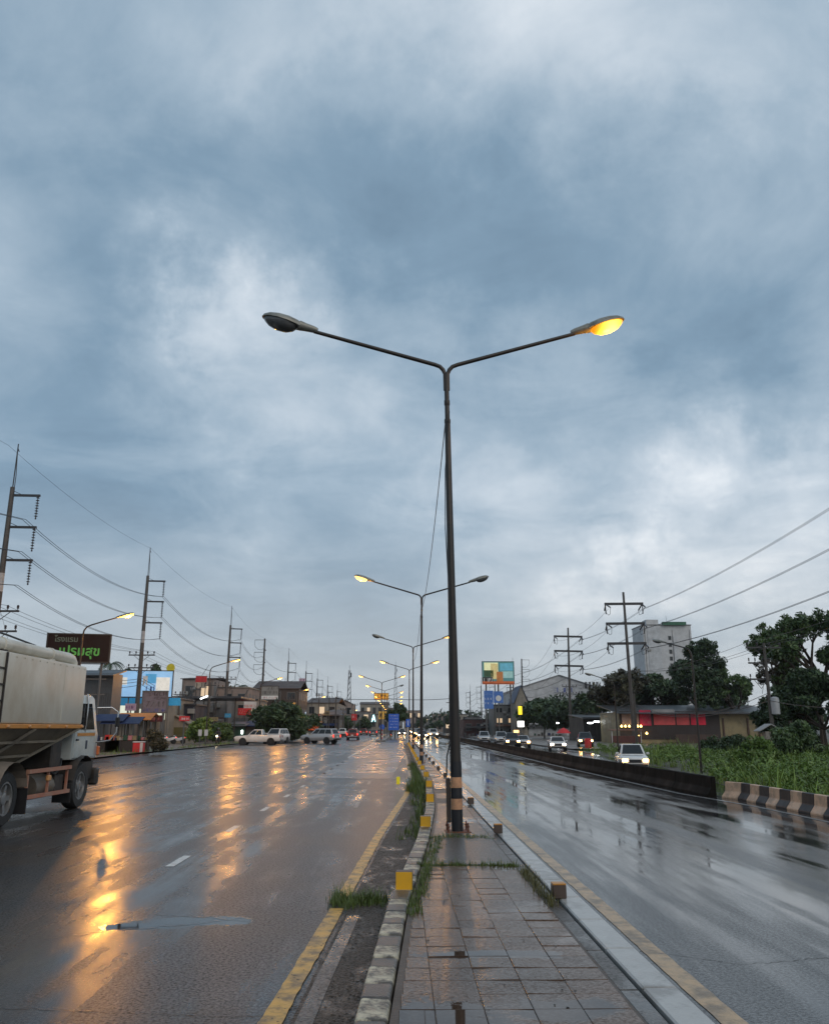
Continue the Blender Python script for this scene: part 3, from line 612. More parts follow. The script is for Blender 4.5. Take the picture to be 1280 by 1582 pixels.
RP = [(121, 'cross', 'nearest crossarm power pole in front of the red banner shop'), (166, 'cross', 'second crossarm power pole before the grey hall'), (230, 'loop', 'dead-end power pole beside the grey hall roof'),
      (247, 'hang', 'power pole standing in front of the colourful billboard'), (295, 'hang', 'power pole at the billboard edge, fifth on the field side'), (345, 'hang', 'sixth power pole on the field side'), (400, 'hang', 'seventh power pole on the field side')]
for i, (y, k, lab) in enumerate(RP): tall_pole(33.2, y, k, lab, -1, [-.012, .02, .01, 0, 0, 0, 0][i], 'power poles on the field side', low=(y != 121))
# conductors
def run(name, label, pts, sg, r, cat='power line', grp=None, first=True):
    path = []
    for a, b in zip(pts, pts[1:]):
        ln = (Vector(b) - Vector(a)).length; s = sag(a, b, sg * (ln / 40) ** 1.3, 12); path += s if not path else s[1:]
    wire(path, r, name, label, cat, grp, mat('conductor_grey', (.05, .05, .055), .5, .3), 3)
lvl = ['top', 'middle', 'bottom']
for k, z in enumerate(ARMZ):
    for j, dx in enumerate((-.12, .12)):
        pts = [(-27.2 + dx, 14, z - 1.6)] + [((-26.9 if kd == 'hang' else -29.2) + dx, y, (z if kd == 'hang' else z + 0.3) - 1.8) for y, kd, _ in LP]
        run('power_line', f'{lvl[k]} {"inner" if j else "outer"} conductor strung along the shop-side poles', pts, 1.5, .022, grp='high-voltage conductors on the shop side')
    for j, dx in enumerate((-.12, .12)):
        zz = (19.6, 16.7, 13.8)[k] - .78
        pts = [(36.4 + dx, 36, zz + (3.6, 3.0, 2.2)[k])] + [(33.2 + (2.55 if kd == 'cross' else (0 if kd == 'loop' else -1.9)) + dx, y, zz if kd == 'cross' else z - 1.75) for y, kd, _ in RP]
        run('power_line', f'{lvl[k]} {"inner" if j else "outer"} conductor strung along the field-side poles', pts, .55, .028, grp='high-voltage conductors on the field side')
    zz = (19.6, 16.7, 13.8)[k] - .78
    run('power_line', f'{lvl[k]} conductor running on from the road-facing crossarm ends', [(30.6, 121, zz), (30.6, 166, zz), (32.5, 230, ARMZ[k] - 1)], 1.3, .024, grp='high-voltage conductors on the field side')
run('power_line', 'thin earth wire strung over the shop-side pole tips', [(-28.8, 14, 22)] + [(-28.7, y, 21.9 if kd == 'hang' else 20.3) for y, kd, _ in LP], .8, .012)
for k, dx in enumerate((-1.35, -.65, .65, 1.35)):
    run('power_line', f'{ord_(k)} pin-insulator wire across the lower crossarms on the shop side', [(-28.8 + dx, 14, 10.2)] + [(-28.8 + dx, y + .16, 10.15) for y, kd, _ in LP], .7, .016, grp='distribution wires on the shop side')
for k, z in enumerate((7.2, 6.9, 6.5)):
    run('phone_cable', f'{lvl[k]} sagging black telephone cable along the shop-side poles', [(-28.5, 14, z)] + [(-28.5, y, z) for y, kd, _ in LP], 1.2, .03, 'cable', grp='telephone cables on the shop side')
wire(sag((-29, 58, 17.5), (-30.5, 50, 0.1), 0), .012, 'guy_wire', 'thin slanting guy wire off the picture-edge power pole')
wire(sag((-29, 58, 13), (-27.5, 66, 0.1), 0), .012, 'guy_wire', 'second thin guy wire behind the picture-edge power pole')
# slim distribution pole with transformer on the field side
def slim_pole(x, y, z, h, label, arms=True, tr=False, grp='slim distribution poles'):
    t = thing('power_pole', (x, y, z), label, 'power pole', grp); s = link('shaft', SH11, t); s.scale = (1.15, 1.15, h / 10.5)
    if arms:
        for zz in (h - .35, h - 1.6, h - 2.9)[:3 if tr else 1]:
            a = link('cross_arm', XARM, t, (0 if zz > h - .5 else -.5, .12, zz)); a.scale = (1 if zz > h - .5 else .6, 1, 1)
            for k in (-1.35, -.5, .5, 1.35): link('insulator', PIN, a, (k, 0, .06))
    if tr:
        b = MB().lathe((.32, -.2, h - 5.7), [(.30, 0), (.34, .05), (.34, 1.25), (.30, 1.32), (.12, 1.4)], n=14); b.build('transformer', mat('transformer_grey', (.32, .33, .34), .4, var=.1), t, smooth_=30)
    return t
slim_pole(29.8, 68, -.9, 9.5, 'dark distribution pole with a grey transformer beside the big tree', True, True)
slim_pole(25.5, 92, -.9, 6.4, 'short dark post in front of the red banners', False)
for k, dx in enumerate((-1.35, .5, 1.35)):
    run('power_line', f'{ord_(k)} wire from the transformer pole towards the distant poles', [(28.5 + dx, 36, 9.6), (29.8 + dx, 68, 8.65), (33 + dx, 121, 9.9), (33.2 + dx, 166, 10.1), (33.2 + dx, 230, 10.1), (33.2 + dx, 400, 10.1)], .6, .018, grp='distribution wires on the field side')
run('phone_cable', 'sagging cable slung low in front of the red banner shop', [(27, 36, 3.6), (29.8, 68, 4.0), (33, 121, 5.0), (33, 166, 5.2), (33, 230, 5.5)], 1.0, .03, 'cable')
run('phone_cable', 'second sagging cable slung between the field-side poles', [(29.8, 68, 4.6), (33, 121, 5.6), (33, 166, 5.8), (33, 230, 6), (33, 400, 6)], 1.3, .03, 'cable')
# cable crossing the road far ahead, on two plain posts
for sx, lab in ((-8.6, 'plain dark post carrying the cross-road cable, shop side'), (7.4, 'plain dark post carrying the cross-road cable, field side')):
    t = thing('cable_post', (sx + (-2.6 if sx < 0 else 1.4), 150, -.8 if sx > 0 else 0), lab, 'post'); MB().tube([(0, 0, 0), (0, 0, 8.4 if sx > 0 else 7.2)], [.15, .09], 8).build('shaft', conc_p, t, smooth_=40); MB().box((0, 0, 7.0), (1.2, .12, .12)).build('cross_arm', galv_m, t)
run('phone_cable', 'black cable sagging across the whole road far ahead', [(-11.2, 150, 6.9), (-2, 150, 6.9), (8.8, 150, 6.9)], 1.2, .05, 'cable')
# far radio masts
def mast(px, py, Y, label, wd_=1.1):
    p = at(px, py, Y); t = thing('radio_mast', (p.x, Y, -.9), label, 'radio mast', 'distant radio masts'); h = p.z + .9; b = MB(); n = 12
    for sx, sy in ((-1, -1), (1, -1), (1, 1), (-1, 1)): b.bar((sx * wd_, sy * wd_, 0), (sx * .3, sy * .3, h * .93), .22, .22)
    for k in range(n):
        z0, z1 = h * .93 * k / n, h * .93 * (k + 1) / n; w0, w1 = wd_ + (.3 - wd_) * k / n, wd_ + (.3 - wd_) * (k + 1) / n
        for s in (-1, 1): b.bar((-w0, s * w0, z0), (w1, s * w1, z1), .12, .12); b.bar((s * w0, -w0, z0), (s * w1, w1, z1), .12, .12)
    b.build('lattice', galv_m, t); b = MB().bar((0, 0, h * .93), (0, 0, h), .14, .14); b.build('antenna_tip', galv_m, t)
    for a in range(3): b = MB().box((.7 * math.cos(a * 2.1), .7 * math.sin(a * 2.1), h * (.86 - .05 * a)), (.4, .4, 1.9)); b.build('antenna_panel', galv_m, t)
mast(540, 1028, 360, 'distant radio mast above the shops, with antenna panels')
mast(611, 1020, 560, 'faint radio mast rising behind the yellow sign', 1.5)
# ================================================================ vehicles
white_p = mat('car_paint_white', (.66, .66, .65), .22, var=.05, coat=.6, dirt=(.40, .37, .33), dirt_amt=.4, dirt_scale=1.2)
silver_p = mat('car_paint_silver_grey', (.40, .41, .42), .22, .35, var=.05, coat=.6)
red_p = mat('car_paint_dark_red', (.20, .025, .02), .25, var=.1, coat=.6)
dark_p = mat('car_paint_charcoal', (.035, .037, .042), .22, var=.1, coat=.6)
glass_m = mat('car_glass', (.012, .014, .016), .05, var=.05)
tyre_m = mat('tyre_rubber', (.018, .018, .018), .6, var=.3, scale=20)
rim_m = mat('wheel_rim', (.30, .30, .30), .35, .7, var=.1)
trim_m = mat('black_trim', (.02, .02, .022), .45)
chrome_m = mat('chrome_trim', (.5, .5, .5), .15, .9, var=.05)
tail_m = glow('tail_light_red', (1, .04, .02), 2.2, (.4, .02, .02)); tail_off = mat('tail_light_dull', (.30, .02, .02), .2)
beam_m = glow('headlight_warm', (1, .50, .14), 26, (.8, .8, .7)); beam_w = glow('headlight_white', (1, .80, .48), 20, (.8, .8, .8)); beam_off = mat('headlight_clear', (.6, .62, .62), .12, var=.05)
plate_m = mat('number_plate_white', (.7, .7, .68), .4)
def wheel_mesh(r=.36, w_=.24):
    t = MB().lathe((0, 0, 0), [(r * .62, -w_ / 2), (r * .93, -w_ / 2), (r, -w_ * .32), (r, w_ * .32), (r * .93, w_ / 2), (r * .62, w_ / 2), (r * .6, w_ * .2), (r * .6, -w_ * .2), (r * .62, -w_ / 2)], axis=(1, 0, 0), n=22, caps=False)
    rm = MB().lathe((0, 0, 0), [(r * .60, -w_ * .3), (r * .62, w_ * .46), (r * .55, w_ * .46), (r * .52, w_ * .12), (r * .24, w_ * .16), (r * .22, w_ * .40), (r * .12, w_ * .44)], axis=(1, 0, 0), n=22)
    for k in range(5):
        a = k * 1.2566; rm.bar((w_ * .22, 0, 0), (w_ * .22, r * .6 * math.cos(a), r * .6 * math.sin(a)), .07, .09)
    return t.mesh('tyre', tyre_m, smooth_=35), rm.mesh('rim', rim_m, smooth_=35)
W_CAR = wheel_mesh()
def wheel(parent, loc, ms=W_CAR, flip=False):
    t = link('tyre', ms[0], parent, loc, (0, 0, math.pi if flip else 0)); t.name = 'wheel'; link('rim', ms[1], t); return t
def rr_ring(y, hw, z0, z1, b=.10):
    return [(-hw, y, z0 + b), (-hw + b * .6, y, z0), (hw - b * .6, y, z0), (hw, y, z0 + b), (hw * 1.0, y, (z0 + z1) / 2), (hw * .985, y, z1 - b), (hw * .93, y, z1 - b * .25), (hw * .75, y, z1), (-hw * .75, y, z1), (-hw * .93, y, z1 - b * .25), (-hw * .985, y, z1 - b), (-hw, y, (z0 + z1) / 2)]
CAR = {
 'pickup': dict(L=[(2.62, .62, .50, .84), (2.56, .78, .42, .92), (2.40, .87, .38, .99), (1.5, .90, .34, 1.06), (1.0, .90, .34, 1.09), (-.95, .90, .34, 1.10), (-1.0, .90, .36, 1.10), (-2.50, .90, .44, 1.12), (-2.58, .87, .50, 1.10)], C=((1.12, -1.0), (.38, -.80), 1.08, 1.74), wh=(1.62, -1.55), bed=True),
 'extpickup': dict(L=[(2.62, .62, .50, .84), (2.56, .78, .42, .92), (2.40, .87, .38, .99), (1.5, .90, .34, 1.05), (1.0, .90, .34, 1.08), (-.45, .90, .34, 1.09), (-1.0, .90, .36, 1.10), (-2.50, .90, .44, 1.12), (-2.58, .87, .50, 1.10)], C=((1.15, -.62), (.42, -.46), 1.07, 1.70), wh=(1.62, -1.55), bed=True),
 'suv': dict(L=[(2.40, .64, .50, .86), (2.34, .80, .42, .96), (2.15, .88, .38, 1.04), (1.3, .91, .34, 1.10), (.9, .91, .34, 1.12), (-1.6, .91, .36, 1.14), (-2.3, .90, .42, 1.14), (-2.40, .84, .50, 1.08)], C=((1.05, -2.30), (.30, -1.95), 1.11, 1.80), wh=(1.42, -1.45), bed=False),
 'sedan': dict(L=[(2.25, .60, .42, .70), (2.18, .76, .34, .80), (1.95, .85, .30, .86), (1.1, .87, .27, .93), (.7, .87, .27, .95), (-1.4, .87, .28, .98), (-2.1, .84, .34, .96), (-2.22, .76, .40, .88)], C=((.95, -1.65), (.20, -1.00), .94, 1.42), wh=(1.35, -1.32), bed=False)}
def car(kind, paint, loc, rz, name, label, grp=None, lights=None, tails=False, canopy=False):
    d = CAR[kind]; t = thing(name, loc, label, 'pickup truck' if 'pickup' in kind else 'car', grp, rz)
    b = MB().loft([rr_ring(*s) for s in d['L']]); b.build('body', paint, t, smooth_=35)
    (yb0, yb1), (yt0, yt1), z0, z1 = d['C']; wb, wt = .84, .63; wd0 = d['L'][0]
    def c(y, w_, z): return Vector((w_, y, z))
    B = [c(yb1, -wb, z0 - .03), c(yb1, wb, z0 - .03), c(yb0, wb, z0 - .03), c(yb0, -wb, z0 - .03)]; T = [c(yt1, -wt, z1), c(yt1, wt, z1), c(yt0, wt, z1), c(yt0, -wt, z1)]
    cb = MB(); cb.add(B + T, [(0, 3, 2, 1), (4, 5, 6, 7), (0, 1, 5, 4), (1, 2, 6, 5), (2, 3, 7, 6), (3, 0, 4, 7)]); cb.build('cabin', paint, t, bevel=.05, seg=2, smooth_=45)
    def pane(name, i, j, u0, u1, v0=.16, v1=.86):
        p = lambda u, v: (B[i].lerp(B[j], u)).lerp(T[i].lerp(T[j], u), v); q = [p(u0, v0), p(u1, v0), p(u1, v1), p(u0, v1)]
        n = (q[1] - q[0]).cross(q[3] - q[0]).normalized(); q1 = [k + n * .012 for k in q]; q0 = [k - n * .02 for k in q]
        MB().add(q0 + q1, [(0, 3, 2, 1), (4, 5, 6, 7), (0, 1, 5, 4), (1, 2, 6, 5), (2, 3, 7, 6), (3, 0, 4, 7)]).build(name, glass_m, t)
    pane('windscreen', 2, 3, .08, .92, .12, .92); pane('rear_window', 0, 1, .10, .90)
    sp = (.08, .50, .54, .92) if kind != 'suv' else (.06, .34, .37, .66)
    for (i, j) in ((1, 2), (3, 0)):
        r_ = (lambda a, b_: (a, b_)) if i == 1 else (lambda a, b_: (1 - b_, 1 - a))
        pane('side_window', i, j, *r_(sp[0], sp[1])); pane('side_window', i, j, *r_(sp[2], sp[3]))
        if kind == 'suv': pane('side_window', i, j, *r_(.69, .93))
    for wy in d['wh']:
        for s in (-1, 1):
            MB().lathe((s * .72, wy, .37), [(.44, -.02), (.44, .20 - (.0 if wd0 else 0))], axis=(s, 0, 0), n=20).build('wheel_arch', trim_m, t)
            wheel(t, (s * .80, wy, .36), flip=s < 0)
    f = d['L'][2]; fy = d['L'][0][0]; fz = (d['L'][1][2] + d['L'][1][3]) / 2 + .06; ry = d['L'][-1][0]
    for s in (-1, 1):
        MB().box((s * .64, fy - .06, fz + .04), (.34, .16, .17)).build('headlight', lights or beam_off, t, bevel=.02)
        MB().box((s * .80, ry + .02, .92), (.15, .12, .30)).build('tail_light', tail_m if tails else tail_off, t, bevel=.02)
        MB().box((s * .98, yb0 - .28, z0 + .08), (.20, .10, .15)).build('mirror', paint, t, bevel=.03)
    MB().box((0, fy - .01, fz), (.80, .08, .20)).build('grille', trim_m, t, bevel=.02)
    MB().box((0, fy + .00, fz - .24), (1.5, .14, .13)).build('bumper', trim_m, t, bevel=.02); MB().box((0, ry - .04, .55), (1.6, .14, .15)).build('bumper', trim_m if kind == 'suv' else chrome_m, t, bevel=.02)
    MB().box((0, ry - .075, .78), (.40, .03, .14)).build('number_plate', plate_m, t)
    if d['bed']:
        MB().box((0, (yb1 - 2.50) / 2 - .03, 1.105), (1.50, 2.44 + yb1, .04)).build('bed_liner', trim_m, t)
    return t
# frontage road, highway and side-road traffic
car('extpickup', white_p, (-16.0, 98, 0.0), R(88), 'pickup_truck', 'white extended-cab pickup crossing sideways in front of the dark round tree', lights=beam_off)
car('suv', white_p, (-15.3, 107, 0.0), R(165), 'parked_car', 'white car parked behind the crossing white pickup')
car('suv', silver_p, (-9.8, 107, 0.0), R(62), 'sport_utility_vehicle', 'silver grey sport utility vehicle with red tail lights turning across the lanes', tails=True)
car('pickup', red_p, (-7.4, 137, 0), R(0), 'pickup_truck', 'dark red pickup truck seen from behind, driving away', tails=True)
car('pickup', white_p, (15.5, 57.5, -.92), R(170), 'pickup_truck', 'white double-cab pickup with both headlights on behind the low black wall', lights=beam_m)
for i, (x, y, k, p, lt, lab, nm) in enumerate([(16.9, 92, 'sedan', white_p, beam_w, 'white hatchback with a lit headlight, front of the queue behind the wall', 'parked_car'), (14.9, 104, 'sedan', silver_p, beam_m, 'silver car with warm headlights behind the white hatchback', 'parked_car'),
        (13.6, 104, 'pickup', dark_p, beam_m, 'dark pickup with yellow headlights in the frontage queue', 'pickup_truck'), (14.2, 120, 'suv', silver_p, beam_off, 'silver car with lights off in the frontage queue', 'parked_car'), (13.0, 132, 'suv', silver_p, beam_off, 'rearmost silver car in the frontage queue near the motorcyclist', 'parked_car'),
        (22.5, 104, 'pickup', dark_p, beam_m, 'dark pickup with headlights on, parked under the dark trees', 'pickup_truck')]):
    car(k, p, (x, y, fz(0, y) if i != 5 else -.36), R([172, 174, 176, 176, 176, 170][i]), nm, lab, 'vehicles on the frontage road', lt)
for i, (x, y) in enumerate([(4.0, 150), (6.6, 168), (4.2, 196), (6.9, 215), (4.0, 240), (6.8, 262), (.6, 210), (.8, 255), (4.2, 290), (1.0, 300), (6.9, 185), (4.1, 175), (6.7, 310), (4.0, 330), (1.0, 340), (6.8, 360)]):
    car(('sedan', 'pickup', 'suv')[i % 3], (dark_p, white_p, silver_p)[i % 3], (x, y, 0), R(180), 'oncoming_car', ord_(i) + ' oncoming vehicle with headlights on, counted from the camera', 'oncoming traffic with headlights', beam_m if i % 3 else beam_w)
for i, (x, y) in enumerate([(-12.5, 190), (-6.2, 205), (-9.5, 230), (-13, 250), (-6.3, 270)]):
    car(('suv', 'sedan', 'pickup')[i % 3], (white_p, dark_p, red_p)[i % 3], (x, y, 0), 0, 'departing_car', ord_(i) + ' departing vehicle beyond the red pickup', 'traffic driving away', tails=True)

# ---------------------------------------------------------------- bulk tanker truck
tank_m = mat('tank_dirty_cream_paint', (.66, .63, .54), .42, var=.12, scale=.8, dirt=(.40, .30, .19), dirt_amt=.6, dirt_scale=.55, stretch=(1, 1, .6))
hop_m = mat('hopper_grimy_beige', (.20, .165, .115), .5, var=.35, scale=2, dirt=(.07, .055, .04), dirt_amt=.7, dirt_scale=1.4)
orange_m = mat('orange_stripe_paint', (.62, .24, .03), .4, var=.15, dirt=(.25, .14, .06), dirt_amt=.4, dirt_scale=3)
cab_m = mat('cab_pale_blue_white_paint', (.50, .55, .54), .35, var=.1, scale=2, dirt=(.26, .24, .2), dirt_amt=.4, dirt_scale=1.6, coat=.3)
chas_m = mat('truck_chassis_black', (.022, .02, .018), .55, var=.4, scale=4, dirt=(.08, .06, .045), dirt_amt=.5, dirt_scale=3)
guard_m = mat('side_guard_red_white', (.42, .16, .10), .45, var=.2, dirt=(.3, .24, .18), dirt_amt=.5, dirt_scale=3)
pipe_m = mat('auger_pipe_white', (.66, .63, .55), .4, var=.1, scale=1.5, dirt=(.36, .29, .2), dirt_amt=.45, dirt_scale=1.2)
tt = thing('tanker_truck', (-8.76, 18.85, 0), 'dirty cream bulk tanker truck with orange stripe and white top pipe driving away', 'truck')
MB().box((0, -2.3, 2.60), (2.60, 7.4, 1.34)).build('tank', tank_m, tt, bevel=.05, seg=2, smooth_=40)
for k in range(4): MB().box((0, -5.2 + k * 1.85, 2.62), (2.635, .05, 1.30)).build('tank_seam', tank_m, tt, bevel=.01) if k in (0, 1) else None
MB().box((0, -2.3, 1.885), (2.64, 7.42, .09)).build('orange_stripe', orange_m, tt, bevel=.01)
hp = MB(); top = [(-1.27, -5.9, 1.84), (1.27, -5.9, 1.84), (1.27, 1.3, 1.84), (-1.27, 1.3, 1.84)]; bot = [(-.52, -4.4, 1.0), (.52, -4.4, 1.0), (.52, -.75, 1.0), (-.52, -.75, 1.0)]
hp.add(top + bot, [(0, 1, 2, 3), (7, 6, 5, 4), (0, 4, 5, 1), (1, 5, 6, 2), (2, 6, 7, 3), (3, 7, 4, 0)]); hop = hp.build('hopper', hop_m, tt)
def hopside(u, v): a, b_ = Vector(top[1]).lerp(Vector(top[2]), u), Vector(bot[1]).lerp(Vector(bot[2]), u); return a.lerp(b_, v) + Vector((.02, 0, 0))
for v_ in (.32, .66): MB().bar(hopside(.02, v_), hopside(.98, v_), .07, .05).build('rib', hop_m, hop)
for u0, u1, v0, v1 in ((.05, .18, 0, 1), (.36, .48, 0, 1), (.66, .56, 0, 1), (.99, .99, 0, 1)): MB().bar(hopside(u0, v0), hopside(u1, v1), .07, .06).build('rib', hop_m, hop)
MB().tube([(.98, -6.2, 3.44), (.98, -2, 3.44), (.98, .95, 3.44), (.98, 1.16, 3.41), (.98, 1.25, 3.34), (.98, 1.27, 3.20)], .125, 16).build('auger_pipe', pipe_m, tt, smooth_=50)
for yy in (-4.6, -2.4, -.1): MB().lathe((.98, yy, 3.44), [(.142, -.05), (.142, .05)], axis=(0, 1, 0), n=16).build('pipe_clamp', pipe_m, tt); MB().box((.98, yy, 3.29), (.22, .26, .09)).build('pipe_bracket', chas_m if yy < -1 else pipe_m, tt, bevel=.02)
MB().tube([(1.0, -6, 3.60), (.99, -3.5, 3.68), (.98, -2.2, 3.64), (.96, -.8, 3.56)], .02, 6).build('top_hose', trim_m, tt)
for s in (-1, 1): MB().box((s * .42, -1.5, .88), (.10, 9.2, .24)).build('chassis_rail', chas_m, tt)
MB().box((0, .85, 1.35), (2.0, .55, 1.0)).build('engine_cover', chas_m, tt, bevel=.03)
for k in range(8):
    MB().box((1.2995, -5.6 + k * .95, 2.62), (.006, .02, 1.22)).build('weld_seam', tank_m, tt) if k % 3 == 0 else None
    MB().box((1.33, -5.3 + k * .95, 1.885), (.04, .10, .05)).build('marker_lamp', mat('marker_amber', (.6, .3, .12), .3), tt, bevel=.01)
for k in range(20): MB().lathe((1.30, -5.6 + k * .36, 3.20), [(.012, 0), (.018, .008), (.0, .016)], axis=(1, 0, 0), n=6, caps=False).build('rivet', tank_m, tt)
for s in (-1, 1): MB().box((s * .98, -1.02, .42), (.5, .02, .5)).build('mud_flap', trim_m, tt); MB().box((s * .98, 1.42, .40), (.42, .02, .42)).build('mud_flap', trim_m, tt)
MB().tube([(1.0, .3, 1.0), (1.05, .7, .85), (1.0, 1.1, .95), (.9, 1.4, 1.15)], .03, 8).build('air_hose', trim_m, tt, smooth_=50)
for k in range(4): MB().bar((1.31, -3.2, 2.05 + k * .3), (1.31, -2.8, 2.05 + k * .3), .03, .03).build('ladder_rung', chas_m, tt)
for q in (-3.2, -2.8): MB().bar((1.32, q, 1.95), (1.32, q, 3.25), .035, .035).build('ladder_rail', chas_m, tt)
# cab
cabp = [(1.5, 1.12), (1.5, 2.45), (1.62, 2.62), (2.55, 2.64), (2.75, 2.58), (3.12, 1.80), (3.2, 1.72), (3.22, 1.12)]
cab = MB().prism(cabp, -1.08, 1.08).build('cab', cab_m, tt, bevel=.05, seg=2, smooth_=40)
MB().prism([(1.66, 1.82), (1.66, 2.42), (2.54, 2.44), (2.86, 1.82)], 1.055, 1.092).build('side_window', glass_m, cab); MB().prism([(1.66, 1.82), (1.66, 2.42), (2.54, 2.44), (2.86, 1.82)], -1.092, -1.055).build('side_window', glass_m, cab)
MB().add([(-.95, 3.13, 1.84), (.95, 3.13, 1.84), (.9, 2.79, 2.54), (-.9, 2.79, 2.54)], [(0, 1, 2, 3)]).build('windscreen', glass_m, cab)
MB().prism([(1.56, 1.16), (1.56, 1.78), (2.92, 1.78), (2.92, 1.16)], 1.07, 1.10).build('door', cab_m, cab, bevel=.012); MB().box((1.10, 2.30, 1.70), (.014, 1.15, .07)).build('door_stripe', orange_m, cab)
MB().box((1.11, 1.72, 1.58), (.03, .14, .04)).build('door_handle', trim_m, cab); MB().box((1.104, 2.35, 1.46), (.012, .10, .20)).build('door_emblem', mat('emblem_dark_blue', (.03, .04, .07), .4), cab)
MB().tube([(1.09, 2.20, 1.75), (1.12, 2.18, 2.0), (1.12, 2.18, 2.45), (1.08, 2.2, 2.66)], .022, 8).build('grab_rail', chrome_m, cab, smooth_=50)
MB().tube([(1.08, 2.95, 2.35), (1.40, 3.10, 2.36), (1.55, 3.15, 2.25), (1.55, 3.15, 1.75), (1.42, 3.1, 1.55), (1.08, 3.05, 1.50)], .018, 8).build('mirror_arm', chrome_m, cab, smooth_=50)
MB().box((1.55, 3.15, 2.0), (.12, .06, .26)).build('mirror', trim_m, cab, bevel=.03)
MB().box((.75, 1.85, 2.78), (.16, .5, .16)).build('air_horn', cab_m, cab, bevel=.04)
MB().box((0, 2.55, .85), (2.06, 1.25, .52)).build('lower_cab', chas_m, tt, bevel=.05)
MB().box((0, 3.22, .68), (2.3, .22, .42)).build('bumper', chas_m, tt, bevel=.05); MB().box((1.02, 3.24, 1.30), (.20, .12, .22)).build('turn_signal', mat('signal_orange_lens', (.6, .15, .04), .25), tt, bevel=.02)
WT = wheel_mesh(.52, .30)
for yy, xs in ((2.15, (.98,)), (-1.75, (.98, .66)), (-3.1, (.98, .66))):
    for x in xs:
        for s in (-1, 1): wheel(tt, (s * x, yy, .52), WT, flip=s < 0)
for s in (-1, 1):
    MB().tube([(s * 1.0, 2.15 + .66 * math.cos(a), .55 + .66 * math.sin(a)) for a in np.linspace(2.95, .9, 9)], .20, 4, flat=.12).build('mudguard', chas_m, tt)
    for yc in (-1.75, -3.1): MB().tube([(s * .95, yc + .66 * math.cos(a), .58 + .62 * math.sin(a)) for a in np.linspace(.2, 2.9, 10)], .30, 4, flat=.08).build('mudguard', mat('mudguard_galv', (.28, .24, .2), .45, .3, var=.3), tt)
    for z in (.98, .48): MB().bar((s * 1.16, -.9 if z > .5 else -.95, z), (s * 1.16, 1.35, z - (0 if z > .5 else .02)), .05, .08).build('side_guard', guard_m, tt)
    for yy in (-.85, .2, 1.25): MB().bar((s * 1.12, yy, .45), (s * 1.12, yy, 1.02), .05, .05).build('guard_post', guard_m, tt)
    MB().box((s * 1.14, -4.5, 1.32), (.06, 3.6, .08)).build('side_guard', guard_m, tt); 
MB().lathe((.82, -.25, .62), [(.05, 0), (.26, .02), (.26, .98), (.05, 1.0)], axis=(0, 1, 0), n=16).build('fuel_tank', mat('fuel_tank_grime', (.16, .14, .115), .5, .3, var=.3), tt, smooth_=40)
MB().box((.9, .95, .62), (.35, .5, .42)).build('battery_box', chas_m, tt, bevel=.02); MB().box((1.14, .18, .80), (.08, .16, .12)).build('side_marker', mat('marker_amber', (.6, .3, .12), .3), tt, bevel=.02)

# ---------------------------------------------------------------- motorcycles and riders
def motorcycle(loc, rz, label, paint, lit=False, grp='motorcycles'):
    t = thing('motorcycle', loc, label, 'motorcycle', grp, rz)
    for yy in (.62, -.62):
        MB().lathe((0, yy, .30), [(.20, -.05), (.29, -.05), (.30, 0), (.29, .05), (.20, .05)], axis=(1, 0, 0), n=16).build('wheel', tyre_m, t, smooth_=40)
    MB().loft([[(-w_, y, z0), (w_, y, z0), (w_ * .8, y, z1), (-w_ * .8, y, z1)] for y, w_, z0, z1 in ((.42, .08, .62, .95), (.2, .12, .34, .7), (-.1, .13, .32, .68), (-.5, .13, .45, .78), (-.85, .07, .62, .80))]).build('body', paint, t, bevel=.02)
    MB().loft([[(-w_, y, z0), (w_, y, z0), (w_ * .9, y, z0 + .08), (-w_ * .9, y, z0 + .08)] for y, w_, z0 in ((.05, .09, .70), (-.3, .14, .76), (-.75, .10, .82))]).build('seat', trim_m, t, bevel=.02)
    MB().tube([(0, .62, .30), (0, .45, .8), (0, .40, 1.0)], .035, 8).build('fork', chrome_m, t); MB().tube([(-.32, .32, 1.05), (-.1, .42, 1.0), (.1, .42, 1.0), (.32, .32, 1.05)], .016, 6).build('handlebar', trim_m, t)
    MB().box((0, .52, .90), (.16, .08, .14)).build('headlight', beam_w if lit else beam_off, t, bevel=.02); MB().box((0, -.88, .74), (.12, .05, .07)).build('tail_light', tail_m, t)
    return t
def skin_mesh(name, joints, edges, m):
    me = bpy.data.meshes.new(name); me.from_pydata([j[:3] for j in joints], edges, []); o = bpy.data.objects.new(name, me); col.objects.link(o)
    s = o.modifiers.new('skin', 'SKIN'); s.use_smooth_shade = True; o.modifiers.new('sub', 'SUBSURF').levels = 1
    for v_, j in zip(me.skin_vertices[0].data, joints): v_.radius = (j[3], j[4] if len(j) > 4 else j[3]); v_.use_root = False
    me.skin_vertices[0].data[0].use_root = True
    bpy.context.view_layer.update(); dg = bpy.context.evaluated_depsgraph_get(); r = bpy.data.meshes.new_from_object(o.evaluated_get(dg)); bpy.data.objects.remove(o); r.materials.clear(); r.materials.append(m); return r
J = [(0, -.28, .88, .15, .12), (0, -.22, 1.08, .14, .11), (0, -.12, 1.30, .17, .12), (0, -.06, 1.44, .06), (0, -.02, 1.60, .10, .11), (0, -.02, 1.68, .085),
     (.20, -.10, 1.36, .06), (.30, .08, 1.14, .048), (.29, .30, 1.08, .038), (.28, .36, 1.07, .04), (-.20, -.10, 1.36, .06), (-.30, .08, 1.14, .048), (-.29, .30, 1.08, .038), (-.28, .36, 1.07, .04),
     (.12, -.22, .84, .095), (.20, .16, .72, .068), (.17, .02, .36, .05), (.17, .14, .30, .042), (-.12, -.22, .84, .095), (-.20, .16, .72, .068), (-.17, .02, .36, .05), (-.17, .14, .30, .042)]
